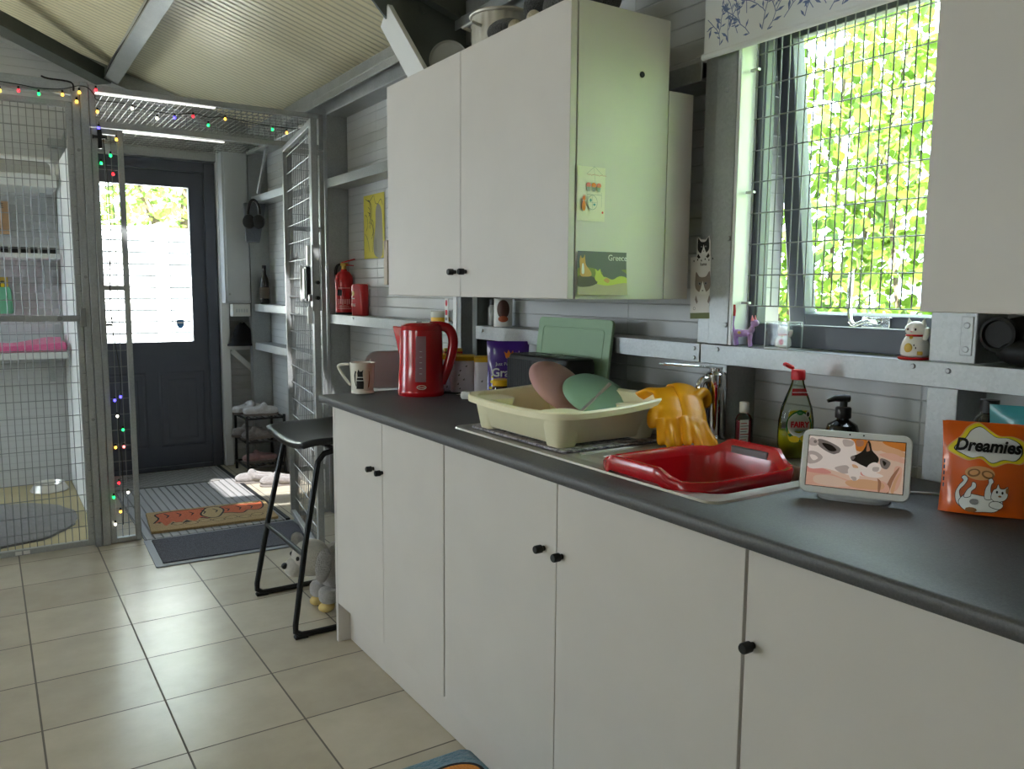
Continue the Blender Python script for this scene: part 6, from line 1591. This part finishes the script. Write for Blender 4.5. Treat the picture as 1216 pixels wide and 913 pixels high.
slipper('pale fluffy slipper on the highest tier of the shoe rack near the door', (1.55, 5.84, .408), R(15), SLW, .95)
slipper('pale fluffy slipper on the highest tier of the shoe rack near its front edge', (1.60, 5.70, .408), R(-15), SLW, .95)
slipper('grey fluffy slipper on the middle tier of the shoe rack near the door', (1.55, 5.835, .243), R(170), SLG, .95)
slipper('grey fluffy slipper on the middle tier of the shoe rack near its front edge', (1.58, 5.70, .243), R(188), SLG, .95)
slipper('dusty pink fluffy slipper on the lowest tier of the shoe rack', (1.59, 5.72, .068), R(175), SLP, .95)
slipper('grey fluffy slipper on the floor in front of the shoe rack nearer the matting', (1.47, 5.40, .001), R(165), SLG, 1.05)
slipper('grey fluffy slipper on the floor in front of the shoe rack nearer the wall', (1.59, 5.24, .001), R(168), SLG, 1.05)

# plush toy under the stool
PLG = m_fur('grey_white_plush', (176, 172, 172), (206, 202, 200), 40); PLW = m_fur('white_plush', (206, 200, 190), (224, 218, 208), 40)
t = thing('plush_dog', 'grey plush dog with floppy ears and a cream foot under the bar stool', 'soft toy', (1.12, 3.09, 0))
T0 = V((1.125, 3.075, 0))
m = MB(); m.ell((1.185, 3.075, .170), (.125, .090, .105)); m.ell((1.21, 3.075, .120), (.10, .085, .095)); m.build('body', PLG, t, True, sub=1)
m = MB(); m.ell((1.048, 3.080, .222), (.080, .074, .076), 20, 14); m.ell((.985, 3.082, .194), (.046, .046, .042), 16, 10); m.build('head', PLW, t, True, sub=1)
MB().ell((.942, 3.080, .206), (.014, .014, .013)).build('nose', BLACK, t, True)
for dy, dx in ((-.042, 0), (.034, 0)): MB().ell((.981, 3.080+dy, .240), (.007, .007, .009)).build('eye', BLACK, t, True)
Tm = Matrix.Translation((1.078, 3.004, .235)) @ Matrix.Rotation(R(8), 4, 'Y'); MB().ell((0, 0, -.03), (.034, .012, .072), 14, 10, T=Tm).build('ear', PLG, t, True)
Tm = Matrix.Translation((1.01, 3.125, .292)) @ Matrix.Rotation(R(-25), 4, 'Y'); MB().ell((0, 0, 0), (.026, .011, .032), 14, 10, T=Tm).build('ear', PLG, t, True)
for x, y in ((1.105, 3.03), (1.10, 3.12), (1.225, 3.035), (1.225, 3.115)):
    MB().tube([(x, y, .105), (x-.004, y, .065), (x-.006, y, .034)], [.046, .042, .036], 12).build('leg', PLG, t, True, sub=1)
    MB().ell((x-.012, y, .022), (.034, .026, .022), 14, 10).build('foot', M('cream_foot', (222, 196, 130), .8, bmp=.3), t, True)

# ------------------------------------------------------------------ light
wd = bpy.data.worlds.new('sky'); SC.world = wd; wd.use_nodes = True
bg = wd.node_tree.nodes['Background']; bg.inputs[0].default_value = (.72, .85, 1.0, 1); bg.inputs[1].default_value = 17.0
sl = bpy.data.lights.new('sun', 'SUN'); sl.energy = 110.0; sl.angle = R(.6); sl.color = (1, .95, .86)
so_ = bpy.data.objects.new('sun', sl); COL.objects.link(so_); so_.rotation_euler = V((.30, .56, -.77)).to_track_quat('-Z', 'Y').to_euler()
def fill_light(name, loc, d, w, h, e, c):
    l = bpy.data.lights.new(name, 'AREA'); l.shape = 'RECTANGLE'; l.size = w; l.size_y = h; l.energy = e; l.color = c
    o = bpy.data.objects.new(name, l); COL.objects.link(o); o.location = loc; o.rotation_euler = V(d).to_track_quat('-Z', 'Y').to_euler()
    return o
for i, (a, b) in enumerate(LO):
    fill_light('daylight_garden_window', (XL-.14, (a+b)/2, (LZ[i][0]+LZ[i][1])/2), (1, 0, (.15, .5, .1)[i]), b-a, LZ[i][1]-LZ[i][0], (9, 22, 30)[i], ((1.0, .97, .62), (1.0, .87, .66), (.92, .96, 1.0))[i])  # area lights added outside the unseen side windows as interior fill
SC.cycles.use_denoising = True
SC.cycles.max_bounces = 10; SC.cycles.diffuse_bounces = 5; SC.cycles.glossy_bounces = 4; SC.cycles.transmission_bounces = 8; SC.cycles.transparent_max_bounces = 24
SC.cycles.sample_clamp_indirect = 40; SC.cycles.caustics_reflective = False; SC.cycles.caustics_refractive = False
SC.view_settings.view_transform = 'Standard'; SC.view_settings.look = 'None'; SC.view_settings.gamma = 1; SC.view_settings.use_curve_mapping = False
SC.view_settings.exposure = -.08
